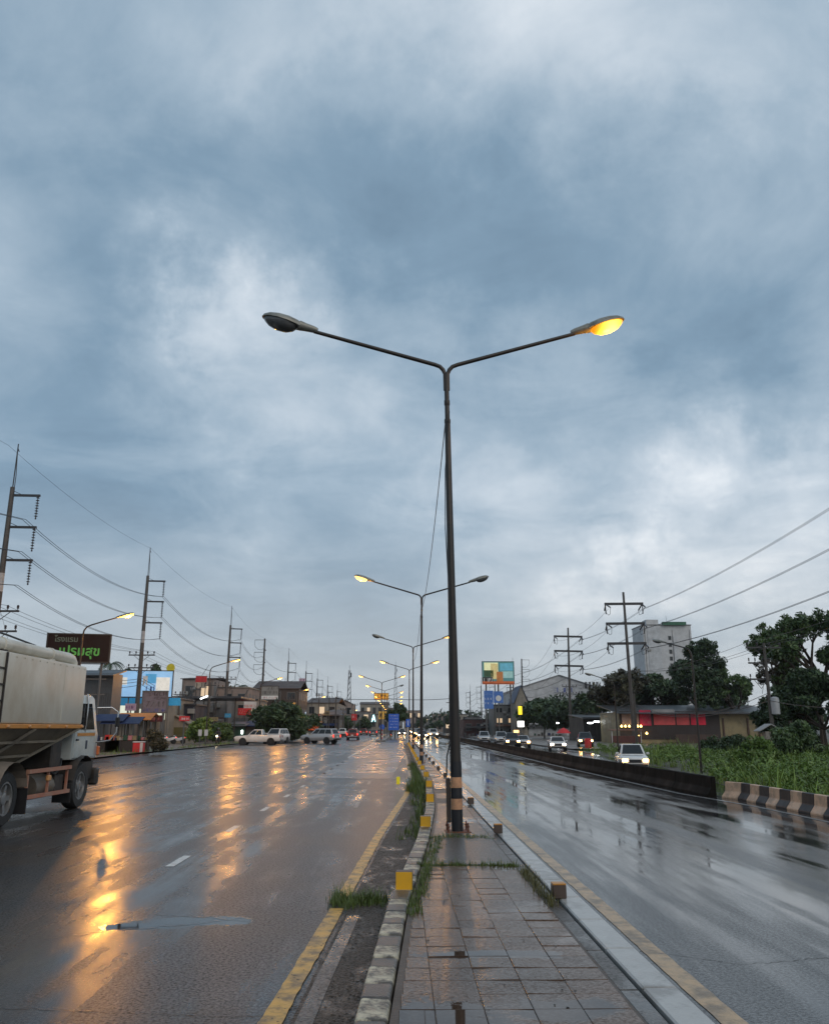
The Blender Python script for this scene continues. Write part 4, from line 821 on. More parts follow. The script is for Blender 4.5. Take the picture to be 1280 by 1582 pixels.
E_ = [(0, 1), (1, 2), (2, 3), (3, 4), (4, 5), (2, 6), (6, 7), (7, 8), (8, 9), (2, 10), (10, 11), (11, 12), (12, 13), (0, 14), (14, 15), (15, 16), (16, 17), (0, 18), (18, 19), (19, 20), (20, 21)]
RIDER = skin_mesh('person', J, E_, mat('rider_dark_jacket', (.035, .035, .055), .6, var=.2))
def rider(loc, rz, label, shirt=None):
    o = link('person', RIDER, None, loc, (0, 0, rz)); tag(o, label, 'person', 'motorcycle riders')
    MB().lathe((0, -.02, 1.66), [(.02, -.16), (.12, -.12), (.15, 0), (.13, .09), (.07, .14), (.01, .155)], n=14).build('helmet', mat('helmet_dark', (.03, .03, .035), .2, coat=.5), o, smooth_=60)
    MB().box((0, .125, 1.63), (.18, .05, .09)).build('visor', glass_m, o, bevel=.02)
    return o
for (px, Y, X, rz, lab, z) in ((0, 96, -20.2, 180, 'ridden along the shop-side road edge', 0), (0, 152, -1.5, 0, 'waiting beside the blue direction sign', 0), (0, 112, 7.6, 180, 'riding towards us by the low black wall', 0)):
    motorcycle((X, Y, z + (.1 if X < -19.2 else 0)), R(rz), 'dark motorcycle ' + lab, dark_p, lit=(rz == 180)); rider((X, Y, z + (.1 if X < -19.2 else 0)), R(rz), 'helmeted person on the motorcycle ' + lab)
for i, x in enumerate((-26.9, -26.0, -25.1)):
    motorcycle((x, 97 + i * .5, .1), R(75), ['first', 'second', 'third'][i] + ' white motorcycle parked before the cream hut, counted from the stall', white_p, grp='motorcycles parked at the shops')
# ================================================================ buildings, signs and stalls
def pm(name, c, **k):
    if max(c) < .5: c = tuple(x * .64 for x in c)
    return mat(name, c, **{**dict(rough=.6, var=.15, scale=.8, dirt=tuple(x * .45 for x in c), dirt_amt=.5, dirt_scale=.5), **k})
plaster = pm('plaster_cream', (.42, .38, .31)); pinkw = pm('plaster_pinkish', (.46, .36, .31)); greyw = pm('plaster_grey', (.30, .30, .30)); yelw = pm('plaster_yellow_stained', (.42, .34, .18), dirt_amt=.75)
darkw = pm('dark_timber_wall', (.05, .042, .036)); tinr = pm('tin_roof_dark', (.07, .07, .075), rough=.4); tin = pm('corrugated_tin_grey', (.16, .165, .17), rough=.4, metal=.3); brown = pm('brown_tile_roof', (.10, .06, .045))
silver = pm('shutter_silver', (.34, .36, .38), rough=.4, metal=.2); bluew = pm('blue_awning_cloth', (.015, .04, .14)); hallw = pm('hall_grey_cladding', (.51, .52, .53)); whitew = pm('white_render', (.60, .60, .60))
inwin = mat('dark_window_glass', (.02, .024, .028), .08, var=.05); litwin = glow('lit_window', (1, .66, .32), .5); frame_w = pm('window_frame_grey', (.30, .30, .29))
shoplit = glow('lit_shop_interior', (.95, 1.0, .80), .55, (.6, .6, .5)); tube_m = glow('fluorescent_tube', (.95, 1, 1), 9); greenp = pm('green_board', (.04, .13, .08)); redp = pm('red_banner', (.60, .03, .035)); orangep = pm('orange_board', (.52, .20, .04))
pole_g = mat('sign_post_grey', (.12, .12, .12), .5, .4); ink = mat('sign_ink_black', (.02, .02, .025), .5); inkw = mat('sign_ink_white', (.75, .75, .72), .5); inkr = mat('sign_ink_red', (.5, .02, .02), .5); inkb = mat('sign_ink_blue', (.03, .07, .35), .5)
def windows(parent, face, spots, w_, h, lit=0, rnd=random.Random(4)):
    "windows as boxes proud of a wall face: face = ('y', y) seen from the camera or ('x', x) seen from the road"
    for (u, z) in spots:
        m = litwin if rnd.random() < lit else inwin
        if face[0] == 'y': f = MB().box((u, face[1] - .02, z), (w_ + .16, .08, h + .16)); g = MB().box((u, face[1] - .045, z), (w_, .06, h))
        else: f = MB().box((face[1], u, z), (.08, w_ + .16, h + .16)); g = MB().box((face[1] + (.025 if face[1] < 0 else -.025), u, z), (.06, w_, h))
        o = f.build('window', frame_w, parent); g.build('pane', m, o)
def block(name, label, px0, px1, pyt, Y, depth, wm, roof='flat', rm=None, cat='building', grp=None, floors=0, z0=.1, lit=.2, cols=None, shutters=None, over=.3, rise=1.2, faceX=True, clutter=True):
    a, b = at(px0, pyt, Y), at(px1, pyt, Y); x0, x1, h = a.x, b.x, a.z - z0
    t = thing(name, ((x0 + x1) / 2, Y, z0), label, cat, grp); w_ = x1 - x0; rm = rm or tinr
    MB().box((0, depth / 2, h / 2), (w_, depth, h)).build('wall', wm, t)
    if roof == 'flat': MB().box((0, depth / 2, h + .12), (w_ + over, depth + over, .24)).build('roof', rm, t, bevel=.02)
    elif roof == 'gable':
        r = MB().prism([(-w_ / 2 - over, h - .05), (0, h + rise), (w_ / 2 + over, h - .05), (w_ / 2 + over, h + .08), (0, h + rise + .14), (-w_ / 2 - over, h + .08)], -over, depth + over, 'y'); r.build('roof', rm, t)
        MB().prism([(-w_ / 2, h), (0, h + rise), (w_ / 2, h)], .01, depth - .01, 'y').build('gable', wm, t)
    elif roof == 'side':
        MB().prism([(-over, h - .05), (depth / 2, h + rise), (depth + over, h - .05), (depth + over, h + .08), (depth / 2, h + rise + .14), (-over, h + .08)], -w_ / 2 - over, w_ / 2 + over, 'x').build('roof', rm, t)
    elif roof == 'lean':
        MB().prism([(-over * 3, h - .3), (depth, h + rise), (depth, h + rise + .12), (-over * 3, h - .18)], -w_ / 2 - over, w_ / 2 + over, 'x').build('roof', rm, t)
    if floors:
        n = cols or max(2, int(w_ / 2.4)); fh = h / floors
        windows(t, ('y', 0), [(-w_ / 2 + w_ * (k + .5) / n, fh * (f + .55)) for f in range(1 if shutters else 0, floors) for k in range(n)], w_ / n * .5, fh * .42, lit)
        if faceX:
            s = 1 if (x0 + x1) < 0 else -1; m = max(2, int(depth / 3))
            windows(t, ('x', s * w_ / 2 * 1.0), [(depth * (k + .5) / m, fh * (f + .55)) for f in range(floors) for k in range(m)], depth / m * .5, fh * .42, lit)
    r_ = random.Random(int(px0 * 7 + Y)); s = 1 if (x0 + x1) < 0 else -1
    if clutter and cat == 'building' and h > 3 and 90 < Y < 300:
        for _ in range(r_.randint(2, 4)): u, z = r_.uniform(-.4, .4) * w_, h * r_.uniform(.35, .85); MB().box((u, -.22, z), (.85, .4, .6)).build('air_conditioner', pm('aircon_grey', (.42, .42, .40)), t, bevel=.03)
        for u in (-.47, .1, .46): MB().tube([(u * w_, -.08, .1), (u * w_, -.08, h * .96)], .06, 6).build('downpipe', pm('pipe_grey', (.2, .2, .19)), t)
        MB().prism([(-1.6, min(2.7, h * .5)), (0, min(3.3, h * .6)), (0, min(3.36, h * .6 + .06)), (-1.6, min(2.76, h * .5 + .06))], -w_ * .45, w_ * .4, 'x').build('awning', r_.choice((tinr, bluew, pm('awning_green', (.05, .12, .08)), pm('awning_rust', (.14, .06, .04)), tin)), t)
        for k in range(int(w_ / 1.1)): sz = r_.uniform(.4, 1.1); MB().box((-w_ * .44 + k * 1.1, -.7 - r_.random(), sz / 2), (r_.uniform(.4, .8), .5, sz)).build('shop_goods', r_.choice((darkw, redp, whitew, greenp, bluew, tin, darkw)), t, bevel=.03)
        if rm is not None: MB().tube([(w_ * r_.uniform(-.3, .3), depth * .4, h), (w_ * .1, depth * .4, h + r_.uniform(2, 4))], .04, 5).build('aerial', galv_m, t)
    if shutters:
        n = shutters
        for k in range(n):
            u = -w_ / 2 + w_ * (k + .5) / n; b_ = MB(); sw = w_ / n * .84; sh = min(2.8, h * .7)
            for q in range(10): b_.box((u, -.04, sh * (q + .5) / 10), (sw, .05 + .02 * (q % 2), sh / 10 * .9))
            b_.build('roller_shutter', silver, t)
    return t
def scribble(parent, x0, x1, z0, z1, y, m, n, seed, name='lettering'):
    "unreadable hand-size lettering: short strokes and hooks in a row"
    r = random.Random(seed); b = MB(); cw = (x1 - x0) / n; th = (z1 - z0) * .16
    for k in range(n):
        cx = x0 + cw * (k + .5); w_ = cw * .34
        for _ in range(r.choice((2, 3, 3))):
            q = r.choice(((-1, 0, -1, 1), (1, 0, 1, 1), (-1, 1, 1, 1), (-1, 0, 1, 0), (-1, .5, 1, .5), (-1, 0, 1, 1)))
            b.bar((cx + q[0] * w_, y, z0 + (z1 - z0) * q[1]), (cx + q[2] * w_ + 1e-3, y, z0 + (z1 - z0) * q[3] + 1e-3), th, .012)
    return b.build(name, m, parent)
def words(parent, s, x, z, y, size, m, name='lettering', bold=.012):
    c = bpy.data.curves.new(name, 'FONT'); c.body = s; c.size = size; c.extrude = .012; c.offset = bold; c.align_x = 'CENTER'; c.resolution_u = 3
    o = bpy.data.objects.new(name, c); col.objects.link(o); bpy.context.view_layer.update()
    me = bpy.data.meshes.new_from_object(o.evaluated_get(bpy.context.evaluated_depsgraph_get())); bpy.data.objects.remove(o); me.materials.clear(); me.materials.append(m)
    return link(name, me, parent, (x, y, z), (R(90), 0, 0))
def sign(name, label, px0, px1, py0, py1, Y, m, yaw=0, posts=2, z0=.1, edge=None, cat='sign', grp=None, th=.14, back=None, post_m_=None, pr=.07):
    a, b = at(px0, py0, Y), at(px1, py1, Y); w_, h = (b.x - a.x), a.z - b.z; cx = (a.x + b.x) / 2
    t = thing(name, (cx, Y, z0), label, cat, grp, R(yaw)); zc = (a.z + b.z) / 2 - z0
    bd = MB().box((0, 0, zc), (w_, th, h)).build('board', m, t, bevel=.015)
    if edge:
        for (x, z, ww, hh) in ((0, zc + h / 2, w_ + .12, .10), (0, zc - h / 2, w_ + .12, .10), (-w_ / 2, zc, .10, h), (w_ / 2, zc, .10, h)): MB().box((x, -.02, z), (ww, th + .05, hh)).build('edging', edge, t)
    for k in range(posts):
        x = 0 if posts == 1 else -w_ * .38 + w_ * .76 * k / (posts - 1); MB().tube([(x, th / 2 + pr, 0), (x, th / 2 + pr, zc + h * .45)], pr, 8).build('post', post_m_ or pole_g, t)
    return t, w_, h, zc, -th / 2 - .014

# ---- shop side
sb = mat('hotel_sign_dark_brown', (.018, .009, .008), .7, var=.3, scale=1.5, spec=.2); gl = glow('green_sign_letters', (.22, .9, .16), .05, (.08, .34, .06)); gl2 = mat('dull_sign_letters', (.10, .13, .10), .5)
t, w_, h, zc, yf = sign('hotel_sign', 'dark brown hotel sign with green letters above the tanker truck', 78, 166, 980, 1023, 66, sb, 12, 3, edge=darkw, th=.35, pr=.09)
words(t, 'โรงแรม', -w_ * .20, zc + h * .22, yf, h * .27, gl2); words(t, 'เปรมสุข', w_ * .02, zc - h * .26, yf, h * .46, gl, bold=.02)
for z in (.55, .70, .85): MB().box((0, .28, zc * z), (w_ * .95, .07, .07)).build('brace', pole_g, t)
b1 = block('tin_shed', 'dark corrugated tin building behind the hotel sign posts', 88, 176, 1040, 74, 2.5, tin, 'lean', rise=.3)
for k in range(26):
    w0 = 4.6; MB().box((-2.3 + k * .184, -.03, 2.4), (.07, .06, 4.6)).build('corrugation', tin, b1)
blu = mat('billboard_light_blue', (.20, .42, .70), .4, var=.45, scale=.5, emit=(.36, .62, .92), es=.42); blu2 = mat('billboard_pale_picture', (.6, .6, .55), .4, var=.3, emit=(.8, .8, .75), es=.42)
t, w_, h, zc, yf = sign('shop_billboard', 'long pale blue billboard on the shop roof behind the power pole', 164, 264, 1036, 1077, 99, blu, 8, 4, edge=darkw, th=.3)
for (x, z, ww, hh, m) in ((-.30, .10, .28, .28, blu2), (-.34, -.25, .2, .2, blu2), (.18, .2, .16, .35, mat('billboard_cyan', (.08, .3, .55), .4, emit=(.1, .45, .8), es=.3)), (.36, .0, .2, .5, blu2)): MB().box((x * w_, yf + .008, zc + z * h), (ww * w_, .012, hh * h)).build('picture_panel', m, t)
scribble(t, -.02 * w_, .16 * w_, zc - .05 * h, zc + .3 * h, yf - .006, inkw, 4, 3); scribble(t, .12 * w_, .3 * w_, zc - .3 * h, zc - .1 * h, yf - .006, inkb, 5, 4)
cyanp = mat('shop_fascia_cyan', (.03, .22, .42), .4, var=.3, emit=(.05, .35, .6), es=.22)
t = block('corner_shop', 'lit white corner shop with cyan fascia under the blue billboard', 156, 262, 1079, 101, 12, plaster, 'flat')
for (p0, p1, y0, y1, m, nm) in ((158, 254, 1090, 1112, shoplit, 'lit_shop_front'), (186, 278, 1078, 1090, cyanp, 'fascia')):
    a, b = at(p0, y0, 100.8), at(p1, y1, 100.8); o = MB().box(((a.x + b.x) / 2 - t.location.x, -.14, (a.z + b.z) / 2 - .1), (b.x - a.x, .1, a.z - b.z)).build(nm, m, t)
for px in (163, 182, 196, 212, 226, 240): a = at(px, 1112, 100.5); MB().box((a.x - t.location.x, -.22, 1.9), (.14, .08, 3.6)).build('post', darkw, t)
t, w_, h, zc, yf = sign('notice_board', 'greyish mauve notice board with dark lettering on thin posts beside the stall', 222, 257, 1068, 1101, 72, pm('board_mauve_grey', (.30, .25, .29)), 6, 2, edge=pole_g, th=.06)
scribble(t, -.30 * w_, .46 * w_, zc + .30 * h, zc + .46 * h, yf, ink, 5, 11); scribble(t, -.05 * w_, .42 * w_, zc + .14 * h, zc + .23 * h, yf, ink, 6, 12); scribble(t, -.36 * w_, .38 * w_, zc - .22 * h, zc + .04 * h, yf, mat('sign_ink_grey', (.18, .17, .18), .5), 4, 13); scribble(t, -.46 * w_, .46 * w_, zc - .46 * h, zc - .32 * h, yf, inkb, 9, 14)
t, w_, h, zc, yf = sign('small_sign', 'small pink sign with lettering between the shop posts', 194, 210, 1087, 1098, 86, pm('board_pink', (.50, .33, .42)), 0, 1, th=.05); scribble(t, -.4 * w_, .4 * w_, zc - .2 * h, zc + .2 * h, yf, mat('sign_ink_purple', (.15, .03, .2), .5), 3, 15)
t, w_, h, zc, yf = sign('small_sign', 'small dark red sign below the mauve notice board', 232, 251, 1105, 1115, 84, pm('board_dark_red', (.18, .03, .03)), 0, 2, th=.05); scribble(t, -.4 * w_, .4 * w_, zc - .25 * h, zc + .25 * h, yf, mat('sign_ink_rose', (.4, .15, .12), .5), 5, 16)
# stalls under awnings
def stall(px, Y, w_, hgt, roofm, label, seed, lit=None):
    p = at(px, 1140, Y); t = thing('market_stall', (p.x, Y, .1), label, 'stall', 'roadside stalls'); r = random.Random(seed)
    for sx in (-1, 1):
        for sy in (0, 1): MB().bar((sx * w_ / 2, sy * 1.6, 0), (sx * w_ / 2, sy * 1.6, hgt), .06, .06).build('post', darkw, t)
    MB().prism([(-.5, hgt - .25), (.8, hgt + .25), (2.0, hgt), (2.0, hgt + .05), (.8, hgt + .31), (-.5, hgt - .19)], -w_ / 2 - .2, w_ / 2 + .2, 'x').build('canopy', roofm, t)
    MB().box((0, .5, .42), (w_ * .9, .7, .84)).build('counter', darkw, t, bevel=.02)
    for k in range(7):
        m = [redp, orangep, bluew, whitew, greenp, pm('goods_pink', (.5, .2, .22)), yelw][k % 7]; s = r.uniform(.2, .42)
        MB().box((-w_ * .4 + w_ * .8 * k / 6, .3, .84 + s / 2), (s * .9, .4, s)).build('goods', m, t, bevel=.03)
    if lit: MB().box((0, .6, hgt - .35), (w_ * .6, .06, .05)).build('lamp_tube', tube_m, t)
    return t
stall(157, 66, 3.0, 2.5, bluew, 'market stall under a blue awning next to the truck cab', 1); stall(186, 66, 2.6, 2.3, bluew, 'second market stall under a blue awning, by the orange stall', 2); stall(206, 67, 2.4, 2.6, orangep, 'market stall with an orange canopy and piled goods', 3)
t = thing('cool_box', tuple(at(215, 1149, 65)), 'red and white cool box at the foot of the orange stall', 'cool box'); t.location.z = .1
MB().box((0, 0, .35), (.75, .6, .7)).build('box', redp, t, bevel=.03); MB().box((.28, -.312, .35), (.2, .03, .66)).build('label_panel', whitew, t); MB().box((0, 0, .74), (.8, .64, .08)).build('lid', whitew, t, bevel=.02)
t, w_, h, zc, yf = sign('round_sign', 'round yellow disc sign on a thin pole above the wires', 258, 270, 1026, 1038, 100, mat('hidden_board', (.5, .42, .03), .5), 0, 1, th=.04, pr=.04)
for o in list(t.children):
    if o.name.startswith('board'): bpy.data.objects.remove(o)
MB().lathe((0, -.05, zc), [(.48, -.03), (.50, 0), (.48, .03)], axis=(0, 1, 0), n=24).build('disc', mat('disc_yellow', (.55, .50, .03), .5), t)
t = block('cream_hut', 'small cream hut with an olive shutter behind the parked motorcycles', 255, 288, 1118, 104, 5, plaster, 'gable', pm('roof_pale', (.4, .36, .28)), rise=.9); MB().box((.5, -.05, 1.1), (1.7, .1, 1.5)).build('shutter', pm('olive_shutter', (.16, .15, .05)), t)
block('dark_shop', 'dark shop front with blue panels beside the cream hut', 258, 302, 1090, 108, 8, pm('dark_blue_wall', (.03, .04, .07)), 'flat')
t, w_, h, zc, yf = sign('fascia_sign', 'cyan shop sign over the dark shop front', 255, 279, 1082, 1096, 106, cyanp, 0, 2, th=.1); scribble(t, -.4 * w_, .4 * w_, zc + .0 * h, zc + .3 * h, yf, inkw, 6, 18); MB().box((0, yf, zc - .38 * h), (w_ * .9, .012, .2 * h)).build('white_strip', inkw, t)
t = block('pink_building', 'pinkish flat-roofed building with a red sign behind the canopy', 282, 330, 1049, 150, 14, pinkw, 'side', brown, floors=2, rise=.5)
t, w_, h, zc, yf = sign('roof_sign', 'red and cream sign on the corner of the pink building', 303, 319, 1044, 1063, 146, pm('sign_cream_panel', (.5, .42, .33)), 0, 2, th=.2); MB().box((0, yf, zc + .22 * h), (w_, .02, .5 * h)).build('red_panel', redp, t); scribble(t, -.4 * w_, .4 * w_, zc - .4 * h, zc - .08 * h, yf, ink, 3, 19)
t = thing('roadside_canopy', (0, 0, .1), 'long dark canopy roof with a fluorescent tube in front of the grey shutters', 'canopy')
a, b = at(258, 1076, 118), at(398, 1086, 132)
MB().prism([(a.x, 118), (b.x, 118), (b.x, 130), (a.x, 130)], a.z - .35, a.z - .05, 'z').build('canopy_roof', tinr, t, bevel=.02)
for px in (290, 313, 332, 362): q = at(px, 1120, 119); MB().bar((q.x, 119, 0), (q.x, 119, a.z - .3), .14, .14).build('post', darkw, t)
q = at(316, 1078, 117.5); MB().bar((q.x - .55, 117.5, q.z - .25), (q.x + .65, 117.5, q.z + .25), .14, .14).build('fluorescent_tube', tube_m, t)
block('shutter_building', 'grey building with silver roller shutters under the long canopy', 300, 352, 1080, 132, 10, greyw, 'flat', shutters=5)
t = block('beige_shop', 'beige shop with a long parapet and red banner behind the power pole', 322, 384, 1063, 154, 14, pinkw, 'flat', plaster, floors=2, lit=.0)
t = block('grey_shop_house', 'grey two-storey shop house with white signs beside the beige shop', 348, 398, 1082, 138, 10, pm('plaster_warm_grey', (.33, .31, .28)), 'flat', floors=2, cols=3)
t, w_, h, zc, yf = sign('shop_sign', 'red shop sign with white lettering on the grey shop house', 368, 388, 1094, 1105, 134, redp, 0, 2, th=.1); scribble(t, -.42 * w_, .42 * w_, zc - .25 * h, zc + .25 * h, yf, inkw, 5, 21)
t, w_, h, zc, yf = sign('shop_sign', 'white shop sign with red lettering above the red banner', 377, 396, 1084, 1096, 135, whitew, 0, 2, th=.1); scribble(t, -.42 * w_, .42 * w_, zc - .2 * h, zc + .1 * h, yf, inkr, 6, 22)
t = block('green_kiosk', 'low green kiosk with a grey tin roof behind the crossing pickup', 354, 378, 1119, 124, 5, greenp, 'lean', tin, rise=.3); MB().box((.8, -.05, 1.2), (.25, .06, .5)).build('lit_lamp', tube_m, t)
t = block('blue_kiosk', 'low kiosk with a blue awning beside the green kiosk', 379, 398, 1119, 125, 4, greyw, 'lean', bluew, rise=.4)
block('dark_house', 'tall dark house with a tiled roof behind the round tree', 392, 462, 1064, 172, 16, pm('dark_brown_wall', (.075, .055, .045)), 'side', brown, floors=3, rise=1.8, lit=.05)
t, w_, h, zc, yf = sign('advert_board', 'grey advert board with a red lettered strip on a post beside the dead-end pole', 404, 430, 1060, 1081, 150, pm('board_pale_grey', (.42, .41, .38)), 0, 2, th=.15, edge=darkw)
scribble(t, -.2 * w_, .45 * w_, zc + .25 * h, zc + .42 * h, yf, ink, 4, 24); scribble(t, -.4 * w_, .4 * w_, zc - .08 * h, zc + .14 * h, yf, ink, 6, 25); MB().box((0, yf, zc - .34 * h), (w_ * .96, .012, .26 * h)).build('white_strip', inkw, t); scribble(t, -.42 * w_, .42 * w_, zc - .42 * h, zc - .27 * h, yf - .01, inkr, 7, 26)
t, w_, h, zc, yf = sign('vertical_sign', 'tall narrow pinkish white vertical sign beside the far shops', 462, 470, 1048, 1101, 205, pm('sign_pale_pink', (.52, .40, .46)), 0, 1, th=.3); 
for k in range(4): scribble(t, -.35 * w_, .35 * w_, zc + (.38 - k * .17) * h, zc + (.48 - k * .17) * h, yf, mat('sign_ink_purple', (.15, .03, .2), .5), 2, 30 + k)
block('cream_shop_row', 'cream two-storey shop row with a brown roof beyond the round tree', 474, 521, 1086, 215, 30, plaster, 'side', brown, floors=2, rise=1.6, lit=.1)
t, w_, h, zc, yf = sign('light_box', 'small square white light box sign on a post by the far shops', 462, 469, 1111, 1119, 165, glow('white_light_box', (1, 1, .95), 3.0), 0, 1, th=.2)
t, w_, h, zc, yf = sign('light_box', 'pale blue lit sign above the white light box', 463, 472, 1100, 1106, 185, glow('pale_blue_box', (.6, .8, 1), 1.6), 0, 1, th=.2)
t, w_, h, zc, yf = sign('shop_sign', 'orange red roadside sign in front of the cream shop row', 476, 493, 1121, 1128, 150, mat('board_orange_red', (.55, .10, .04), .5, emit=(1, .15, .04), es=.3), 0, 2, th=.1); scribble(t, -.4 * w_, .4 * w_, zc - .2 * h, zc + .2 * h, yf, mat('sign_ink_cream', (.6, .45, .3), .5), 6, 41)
# ---- far end of the street
FAR = [('far_shop', 521, 545, 1088, 260, pinkw, 'gable', 2), ('far_shop', 545, 572, 1100, 290, greyw, 'flat', 2), ('far_hall', 556, 600, 1088, 420, plaster, 'side', 2), ('far_shop', 572, 592, 1104, 330, plaster, 'flat', 1), ('far_shop', 498, 524, 1104, 190, darkw, 'lean', 1), ('far_shop', 596, 622, 1094, 470, greyw, 'flat', 3), ('far_shop', 624, 650, 1098, 520, pinkw, 'flat', 2)]
FL = ['pinkish gabled far shop beside the cream shop row', 'grey flat-roofed far shop with lit windows', 'long pale far hall beneath the radio mast', 'small cream far shop near the lit cyan letter', 'low dark lean-to shop ahead of the grey car', 'grey three-storey far block behind the round tree', 'pinkish far block at the end of the road']
for (nm, a_, b_, y_, Y, m, rf, fl), lab in zip(FAR, FL): block(nm, lab, a_, b_, y_, Y, 16, m, rf, brown, floors=fl, lit=.12, z0=0, grp='far buildings at the end of the street')
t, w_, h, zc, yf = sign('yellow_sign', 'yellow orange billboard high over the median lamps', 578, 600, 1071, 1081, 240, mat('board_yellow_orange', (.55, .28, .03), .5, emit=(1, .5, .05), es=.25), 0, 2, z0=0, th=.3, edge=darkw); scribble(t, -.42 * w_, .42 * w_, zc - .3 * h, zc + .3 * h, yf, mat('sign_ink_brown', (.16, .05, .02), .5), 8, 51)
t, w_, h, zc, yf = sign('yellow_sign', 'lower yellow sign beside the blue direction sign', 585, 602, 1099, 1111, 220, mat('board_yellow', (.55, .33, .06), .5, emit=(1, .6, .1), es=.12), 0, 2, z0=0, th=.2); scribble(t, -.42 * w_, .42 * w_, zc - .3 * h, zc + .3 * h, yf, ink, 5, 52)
t, w_, h, zc, yf = sign('letter_sign', 'lit cyan sign shaped like a pointed letter above the far shops', 573, 581, 1104, 1116, 250, pm('board_teal', (.03, .13, .15)), 0, 1, z0=0, th=.2); ac = glow('cyan_glow', (.5, .95, 1), 3)
for s in (-1, 1): MB().bar((s * w_ * .34, yf - .05, zc - h * .42), (0, yf - .05, zc + h * .45), .25, .1).build('letter_stroke', ac, t)
MB().bar((-w_ * .2, yf - .08, zc - h * .15), (w_ * .2, yf - .08, zc - h * .15), .2, .1).build('letter_stroke', ac, t)
t, w_, h, zc, yf = sign('red_sign', 'tall red and white sign above the red pickup', 543, 551, 1103, 1113, 190, redp, 0, 1, z0=0, th=.2); scribble(t, -.4 * w_, .4 * w_, zc - .1 * h, zc + .25 * h, yf, inkw, 3, 53)
# blue direction sign and keep-left discs on the median island
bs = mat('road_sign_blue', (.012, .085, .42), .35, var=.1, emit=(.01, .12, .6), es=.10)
t, w_, h, zc, yf = sign('direction_sign', 'large blue direction sign with white lines on the median island', 600, 616, 1103, 1128, 150, bs, 0, 2, z0=.0, th=.08)
for k in range(5): scribble(t, -.40 * w_, .38 * w_, zc + (.36 - k * .18) * h, zc + (.43 - k * .18) * h, yf, inkw, 7, 60 + k)
def disc(px, py, Y, r, label, bare=False):
    p = at(px, py, Y); t = thing('keep_side_sign', (p.x, Y, .05), label, 'road sign', 'blue arrow discs'); z = p.z - .05
    q = MB()
    for k in range(6): q = MB().tube([(0, .06, z * k / 6), (0, .06, z * (k + 1) / 6 - .004)], .07, 8); q.build('post_band', [redp, whitew][k % 2], t)
    MB().lathe((0, 0, z), [(r, -.02), (r, .02)], axis=(0, 1, 0), n=24).build('disc', bs, t); MB().bar((r * .45, -.03, z + r * .45), (-r * .4, -.03, z - r * .4), .14, .02).build('arrow', inkw, t); MB().bar((-r * .45, -.03, z - r * .5), (r * .15, -.03, z - r * .5), .14, .02).build('arrow', inkw, t)
disc(590, 1123, 140, .42, 'round blue arrow sign on a red and white post at the island nose')
t, w_, h, zc, yf = sign('parking_sign', 'narrow blue sign on a white post beside the median lamps', 627, 633, 1111, 1123, 98, bs, 0, 1, z0=.1, th=.05, post_m_=whitew); MB().bar((0, yf, zc - .3 * h), (0, yf, zc + .3 * h), .08, .012).build('arrow', inkw, t)
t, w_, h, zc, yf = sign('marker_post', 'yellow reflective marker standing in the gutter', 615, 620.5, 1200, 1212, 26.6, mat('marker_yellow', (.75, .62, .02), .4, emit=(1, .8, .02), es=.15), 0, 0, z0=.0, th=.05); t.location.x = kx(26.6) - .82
# reflector blocks on both kerbs
yb = mat('kerb_block_yellow', (.80, .42, .02), .35, var=.1, dirt=(.35, .2, .05), dirt_amt=.25, dirt_scale=6); bb = mat('kerb_block_brown', (.075, .05, .038), .45, var=.3); ob = mat('kerb_block_orange_top', (.5, .22, .04), .4, var=.2)
for i in range(17):
    y = 9.36 if i == 0 else 10.0 + 5 * i
    sz = .175; t = thing('kerb_block', (kx(y) + .11 if i else kx(y) + .12, y, .218), ord_(i) + ' yellow reflector block from the camera on the painted kerb', 'kerb block', 'yellow reflector blocks on the kerb', random.uniform(-.06, .06))
    MB().box((0, .07, sz / 2), (sz, .14, sz)).build('block', bb, t, bevel=.008); MB().box((0, -.006, sz / 2), (sz * .97, .012, sz * .97)).build('reflector_face', yb, t)
    y = 8.9 + 5.3 * i; t = thing('kerb_block', (1.60, y, .208), ord_(i) + ' brown block from the camera on the white kerb', 'kerb block', 'brown reflector blocks on the white kerb', random.uniform(-.06, .06))
    MB().box((0, .06, .065), (.135, .12, .13)).build('block', bb, t, bevel=.008); MB().box((0, .06, .134), (.133, .118, .016)).build('top_face', ob, t, bevel=.004)
# small road signs at the shop-side kerb
for dx, lab in ((0, 'pale marker board on a short post by the shop-side kerb'), (.55, 'second pale marker board beside the first at the shop-side kerb')):
    p = at(308, 1150, 78); t = thing('marker_board', (p.x + dx, 78, .1), lab, 'marker board', 'pale marker boards'); MB().bar((0, .04, 0), (0, .04, 1.5), .06, .06).build('post', pole_g, t); MB().box((0, 0, 1.35), (.32, .04, .55)).build('board', whitew, t)

